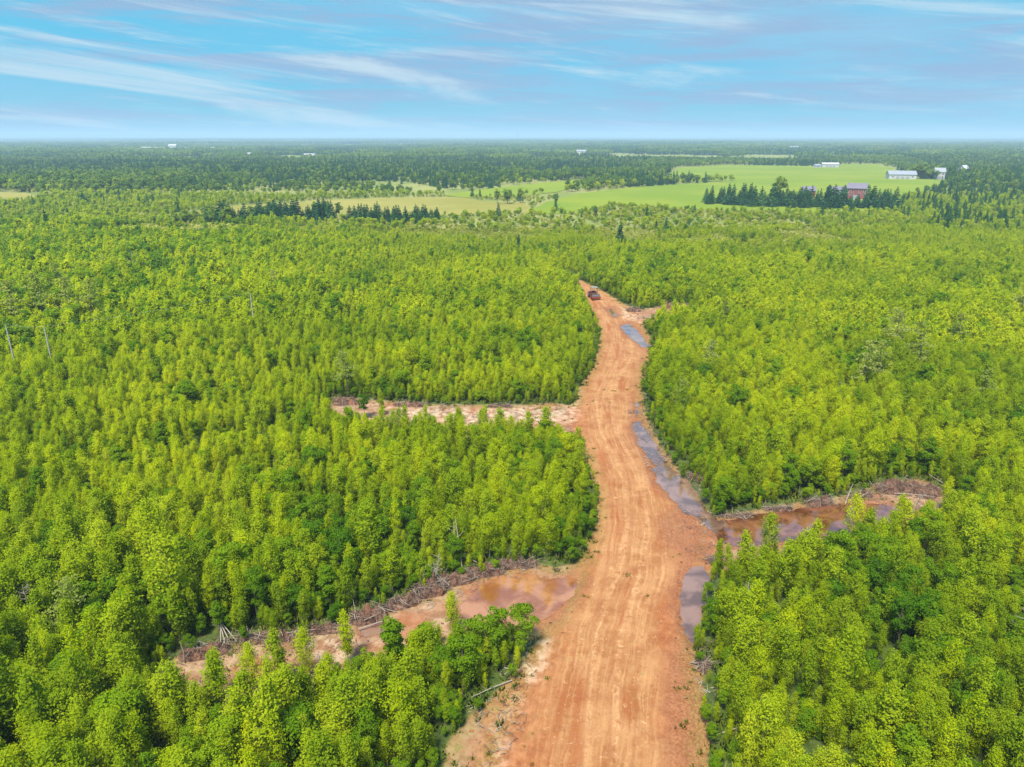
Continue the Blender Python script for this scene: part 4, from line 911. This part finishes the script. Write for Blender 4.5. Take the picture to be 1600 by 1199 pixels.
# ------------------------------------------------------------------ road roller
M_ORANGE = plain('orange_paint', (.24,.050,.018), .5, .3, 2); M_BLACK = plain('black_rubber', (.02,.02,.02), .8, .3, 4); M_STEEL = plain('dull_steel', (.10,.085,.075), .45, .3, 3, .6)
M_CREAM = plain('cream_paint', (.22,.205,.15), .5, .1, 2); M_GLASS = plain('dark_glass', (.03,.04,.05), .1, .1, 2)
def roller():
    p = gp(928, 467); t = empty('road_roller', (p[0], p[1], .06), R(8)); tag(t, 'rusty orange road roller with cream canopy parked on the far stretch of dirt road', 'road roller')
    def drum(name, y, rad, wid, mat, x0=0, n=28, par=t):
        mb = MB(); a = [(math.cos(2 * math.pi * k / n) * rad, math.sin(2 * math.pi * k / n) * rad) for k in range(n)]
        vs = [(x0 - wid / 2, y + c, rad + s) for c, s in a] + [(x0 + wid / 2, y + c, rad + s) for c, s in a]
        vs += [(x0 - wid / 2 + .06, y + c * .8, rad + s * .8) for c, s in a] + [(x0 + wid / 2 - .06, y + c * .8, rad + s * .8) for c, s in a]
        fs = []
        for k in range(n):
            j = (k + 1) % n; fs += [(k, j, n + j, n + k), (k, 2 * n + k, 2 * n + j, j), (n + k, n + j, 3 * n + j, 3 * n + k)]
        fs += [tuple(range(2 * n, 3 * n)), tuple(reversed(range(3 * n, 4 * n)))]; mb.add(vs, fs); return mb.build(name, mat, par, False)
    drum('drum', -1.5, .75, 2.1, M_STEEL)
    f = MB(); f.box((-1.15, -1.5, .80), (.12, 2.0, .22)); f.box((1.15, -1.5, .80), (.12, 2.0, .22)); f.box((0, -2.5, .80), (2.42, .16, .3)); f.box((0, -.5, .85), (2.42, .18, .35)); f.box((0, -2.62, .45), (2.0, .05, .2)); f.build('drum_frame', M_ORANGE, t)
    h = MB(); h.add([(-.75, .9, .8), (.75, .9, .8), (.75, 2.7, .8), (-.75, 2.7, .8), (-.75, .9, 1.75), (.75, .9, 1.75), (.65, 2.6, 1.5), (-.65, 2.6, 1.5)], [(3, 2, 1, 0), (4, 5, 6, 7), (0, 1, 5, 4), (1, 2, 6, 5), (2, 3, 7, 6), (3, 0, 4, 7)])
    for k in range(5): h.box((.76, 1.2 + k * .25, 1.3), (.03, .12, .4), m=1); h.box((-.76, 1.2 + k * .25, 1.3), (.03, .12, .4), m=1)
    h.box((0, 2.70, 1.1), (1.0, .05, .45), m=1); h.build('engine_hood', [M_ORANGE, M_BLACK], t)
    b = MB(); b.box((0, .1, .95), (1.5, 1.3, .35)); b.box((0, -.35, 1.35), (1.1, .2, .5)); b.box((0, 1.7, .7), (1.2, 2.0, .3)); b.tube([(0, -.45, .7), (0, .1, .75)], .2, 8); b.build('chassis', M_ORANGE, t)
    for sx in (-1, 1):
        w = drum('tyre', 1.75, .70, .52, M_BLACK, sx * .88); w2 = MB(); w2.tube([(sx * 1.08, 1.75, .70), (sx * 1.155, 1.75, .70)], .34, 14); w2.build('rim', M_CREAM, w)
    c = MB(); c.box((0, .15, 2.92), (1.7, 1.9, .10)); c.box((0, .15, 3.0), (1.4, 1.6, .06)); c.build('canopy', M_CREAM, t)
    for sx, sy in ((-.72, -.6), (.72, -.6), (-.72, .85), (.72, .85)):
        q = MB(); q.tube([(sx, sy, 1.0), (sx, sy, 2.88)], .045, 6); q.build('canopy_post', M_BLACK, t)
    s = MB(); s.box((0, .5, 1.35), (.55, .5, .14)); s.box((0, .75, 1.65), (.55, .12, .5)); s.build('seat', M_BLACK, t)
    q = MB(); q.tube([(0, -.2, 1.5), (0, .02, 1.85)], .03, 6); q.tube([(.2 * math.cos(a * .7), .02 + .08 * math.sin(a * .7), 1.86 + .18 * math.sin(a * .7)) for a in range(10)], .02, 5); q.build('steering_wheel', M_BLACK, t)
    for sx in (-.5, .5):
        l = MB(); l.tube([(sx, -.46, 1.5), (sx, -.54, 1.5)], .1, 10); l.build('headlight', M_CREAM, t)
    e = MB(); e.tube([(.4, 1.6, 1.6), (.4, 1.6, 2.3)], .05, 8); e.build('exhaust_pipe', M_STEEL, t)
roller()

# ------------------------------------------------------------------ utility poles and wires
M_POLE = plain('pole_wood', (.36,.33,.28), .9, .25, 3); M_WIRE = plain('wire', (.28,.28,.26), .6, .1, 1)
PO = []
for (u, vtop, h_, lb) in ((9, 509, 9.5, 'grey utility pole at the left margin standing in the lime growth'), (69, 512, 9.3, 'grey utility pole before the dark gap under the larches'), (391, 459, 9.5, 'lone grey utility pole well beyond the others')):
    q = gp(u, vtop, h_); t = empty('utility_pole', (q[0], q[1], 0)); tag(t, lb, 'utility pole', 'utility poles across the young forest')
    mb = MB(); mb.tube([(0, 0, -1), (0, 0, h_)], [.15, .10], 8); mb.build('pole', M_POLE, t)
    mb = MB(); mb.tube([(0, 0, h_), (0, 0, h_ + .3)], [.05, .05], 6); mb.build('insulator', M_CREAM, t); PO.append(Vector((q[0], q[1], h_ + .25)))
def wire(a, b, sag, lb):
    mb = MB(); mb.tube([a.lerp(b, k / 16) - Vector((0, 0, sag * 4 * (k / 16) * (1 - k / 16))) for k in range(17)], .014, 4); o = mb.build('power_line', M_WIRE); tag(o, lb, 'power line')
wire(PO[0], PO[1], .3, 'thin power line between the two near poles'); wire(PO[1], PO[2], .5, 'thin power line running from the second pole towards the lone pole')

# ------------------------------------------------------------------ farm buildings
M_RED = plain('red_siding', (.24,.055,.045), .85, .2, .6); M_ROOF = plain('grey_roof', (.15,.13,.16), .8, .15, .5); M_WHITE = plain('white_siding', (.42,.42,.40), .7, .06, .5); M_TIN = plain('pale_tin_roof', (.25,.26,.27), .5, .1, .4)
def house(name, u, v, L_, W_, H_, rh, rot, mw, mr, lb, cat, win=(), doors=1, over=.5, zoff=0):
    p = gp(u, v); t = empty(name, (p[0], p[1], float(ground_z(p[0], p[1])) + zoff), rot); tag(t, lb, cat)
    mb = MB(); x, y = L_ / 2, W_ / 2
    mb.add([(-x, -y, 0), (x, -y, 0), (x, y, 0), (-x, y, 0), (-x, -y, H_), (x, -y, H_), (x, y, H_), (-x, y, H_), (-x, 0, H_ + rh), (x, 0, H_ + rh)],
           [(0, 1, 5, 4), (2, 3, 7, 6), (1, 2, 6, 9, 5), (3, 0, 4, 8, 7), (4, 5, 9, 8), (6, 7, 8, 9)]); mb.build('wall', mw, t)
    rf = MB(); th = .18; sl = rh / y
    for s in (-1, 1):
        e = (s * (y + over), H_ - sl * over + .12); k = (0, H_ + rh + .12)
        vs = [(-x - over, e[0], e[1]), (x + over, e[0], e[1]), (x + over, k[0], k[1]), (-x - over, k[0], k[1])]; vs += [(a_, b_, c_ + th) for a_, b_, c_ in vs]
        fs = [(0, 1, 2, 3), (7, 6, 5, 4), (0, 4, 5, 1), (1, 5, 6, 2), (2, 6, 7, 3), (3, 7, 4, 0)]; rf.add(vs, fs if s < 0 else [tuple(reversed(f)) for f in fs])
    rf.build('roof', mr, t)
    for (face, a_, z, w, h) in win:
        m2 = MB(); m3 = MB()
        if face == 'f': m2.box((a_, -y - .04, z), (w + .3, .08, h + .3)); m3.box((a_, -y - .09, z), (w, .04, h))
        else: m2.box((x + .04, a_, z), (.08, w + .3, h + .3)); m3.box((x + .09, a_, z), (.04, w, h))
        o = m2.build('window', M_WHITE, t); m3.build('pane', M_GLASS, o)
    for k in range(doors):
        d = MB(); d.box(((k - (doors - 1) / 2) * 4.5, -y - .05, 1.4), (3.0, .1, 2.8)); d.build('door', M_TIN, t)
    return t
ww = [('f', a_, z, 1.1, 1.3) for a_ in (-5, -2.2, 2.2, 5) for z in (3.6, 5.9)] + [('r', a_, z, 1.2, 1.4) for a_ in (-2.7, 0, 2.7) for z in (1.9, 4.2, 6.2)]
house('red_barn', 1337, 311, 12, 9, 7.2, 3.0, R(-30), M_RED, M_ROOF, 'big red barn with white-framed windows behind the spruce row', 'barn', ww)
house('farm_shed', 1262, 309, 8, 7, 5.0, 2.4, R(-10), M_RED, M_ROOF, 'small red shed half hidden behind the spruce row', 'shed', [('f', 0, 3.5, 1, 1)], 0)
house('low_shed', 1305, 307, 11, 7, 4.8, 1.8, R(-10), M_WHITE, M_ROOF, 'low grey-roofed shed between the two red buildings', 'shed', [('f', -3, 2.5, 1, 1)], 1)
house('farm_shed', 1407, 280, 25, 14, 4.6, 3.2, R(-14), M_WHITE, M_TIN, 'long white farm shed with pale tin roof on the green field', 'shed', [('f', -9, 2.6, 1.2, 1.2), ('f', 9, 2.6, 1.2, 1.2)], 3)
house('farmhouse', 1466, 280, 9, 9, 7.0, 3.6, R(-20), M_WHITE, M_TIN, 'tall white farmhouse beside the dark shade trees', 'house', [('f', a_, z, 1.1, 1.4) for a_ in (-2.6, 2.6) for z in (2, 5)] + [('r', a_, z, 1.1, 1.4) for a_ in (-2.2, 2.2) for z in (2, 5)], 1)
house('white_shed', 1296, 262, 22, 8, 4.5, 1.8, R(-5), M_WHITE, M_WHITE, 'white shed on the far border of the green field', 'shed', [], 3)
house('white_shed', 1276, 262.5, 8, 6, 3.2, 1.6, R(10), M_WHITE, M_TIN, 'smaller white shed beside the one on the far border of the field', 'shed', [], 1)
house('farmhouse', 1503, 277.5, 8, 7, 9.0, 3.0, R(30), M_WHITE, M_WHITE, 'white house gable almost lost among the trees at the right', 'house', [], 0)
for k, (u, v, L_, lb) in enumerate([(237,236,70,'long pale greenhouse, first of the distant farm'), (262,236.5,60,'long pale greenhouse in the middle of the distant farm'), (282,237,50,'pale greenhouse, last of the distant farm'), (333,236,30,'small white building past the distant farm')]):
    house('greenhouse', u, v, L_ * .8, 14, 9, 2.5, R(4 * k), M_WHITE, M_WHITE, lb, 'greenhouse', [], 0, zoff=0)
house('greenhouse', 271, 234, 26, 16, 14, 4, 0, M_WHITE, M_WHITE, 'taller white building behind the distant greenhouses', 'greenhouse', [], 0)
for (u, v, L_, lb) in ((391,249,10,'white house in a far clearing of the woods'), (484,251,26,'white farm buildings at the end of a far pale field'), (490,252,12,'small white outbuilding in front of the far farm'), (908,243,30,'whitish building among the far woods beyond the hedge'), (1240,236,40,'whitish far building on the horizon side of the fields')):
    house('far_house', u, v, L_ * .7, 9, 9, 3, 0, M_WHITE, M_TIN, lb, 'house', [], 0)
# radio mast on the horizon
def mast():
    p = gp(808, 224); h_ = 75.0; t = empty('radio_mast', (p[0], p[1], float(ground_z(p[0], p[1])))); tag(t, 'slender radio mast standing up above the far horizon', 'mast')
    mb = MB()
    for k in range(3):
        a = k * 2.09; mb.tube([(math.cos(a) * 3, math.sin(a) * 3, 0), (math.cos(a) * .6, math.sin(a) * .6, h_)], .25, 4)
    for z in range(0, int(h_) - 3, 4):
        w0 = 3 - 2.4 * z / h_; w1 = 3 - 2.4 * (z + 4) / h_
        for k in range(3):
            a = k * 2.09; b = a + 2.09; mb.tube([(math.cos(a) * w0, math.sin(a) * w0, z), (math.cos(b) * w1, math.sin(b) * w1, z + 4)], .14, 3)
    mb.build('lattice', M_TIN, t); m2 = MB(); m2.tube([(0, 0, h_), (0, 0, h_ + 8)], .12, 4); m2.build('antenna', M_TIN, t)
mast()

# ------------------------------------------------------------------ haze
def haze():
    N = NT('haze'); v = N.n('ShaderNodeVolumePrincipled'); v.inputs['Color'].default_value = (.62, .86, 1.0, 1); v.inputs['Density'].default_value = 1.9e-4
    v.inputs['Anisotropy'].default_value = 0.0; N.L(v.outputs[0], N.out.inputs['Volume'])
    zmin = float(GZ.min()) - 1.5; zmax = max(105.0, CAM_H + 2)
    mb = MB(); mb.box((0, 6500, (zmin + zmax) / 2), (28200, 14400, zmax - zmin)); o = mb.build('haze', N.mat); tag(o, 'thin pale blue haze softening the far woods', 'haze', kind='stuff')
haze()
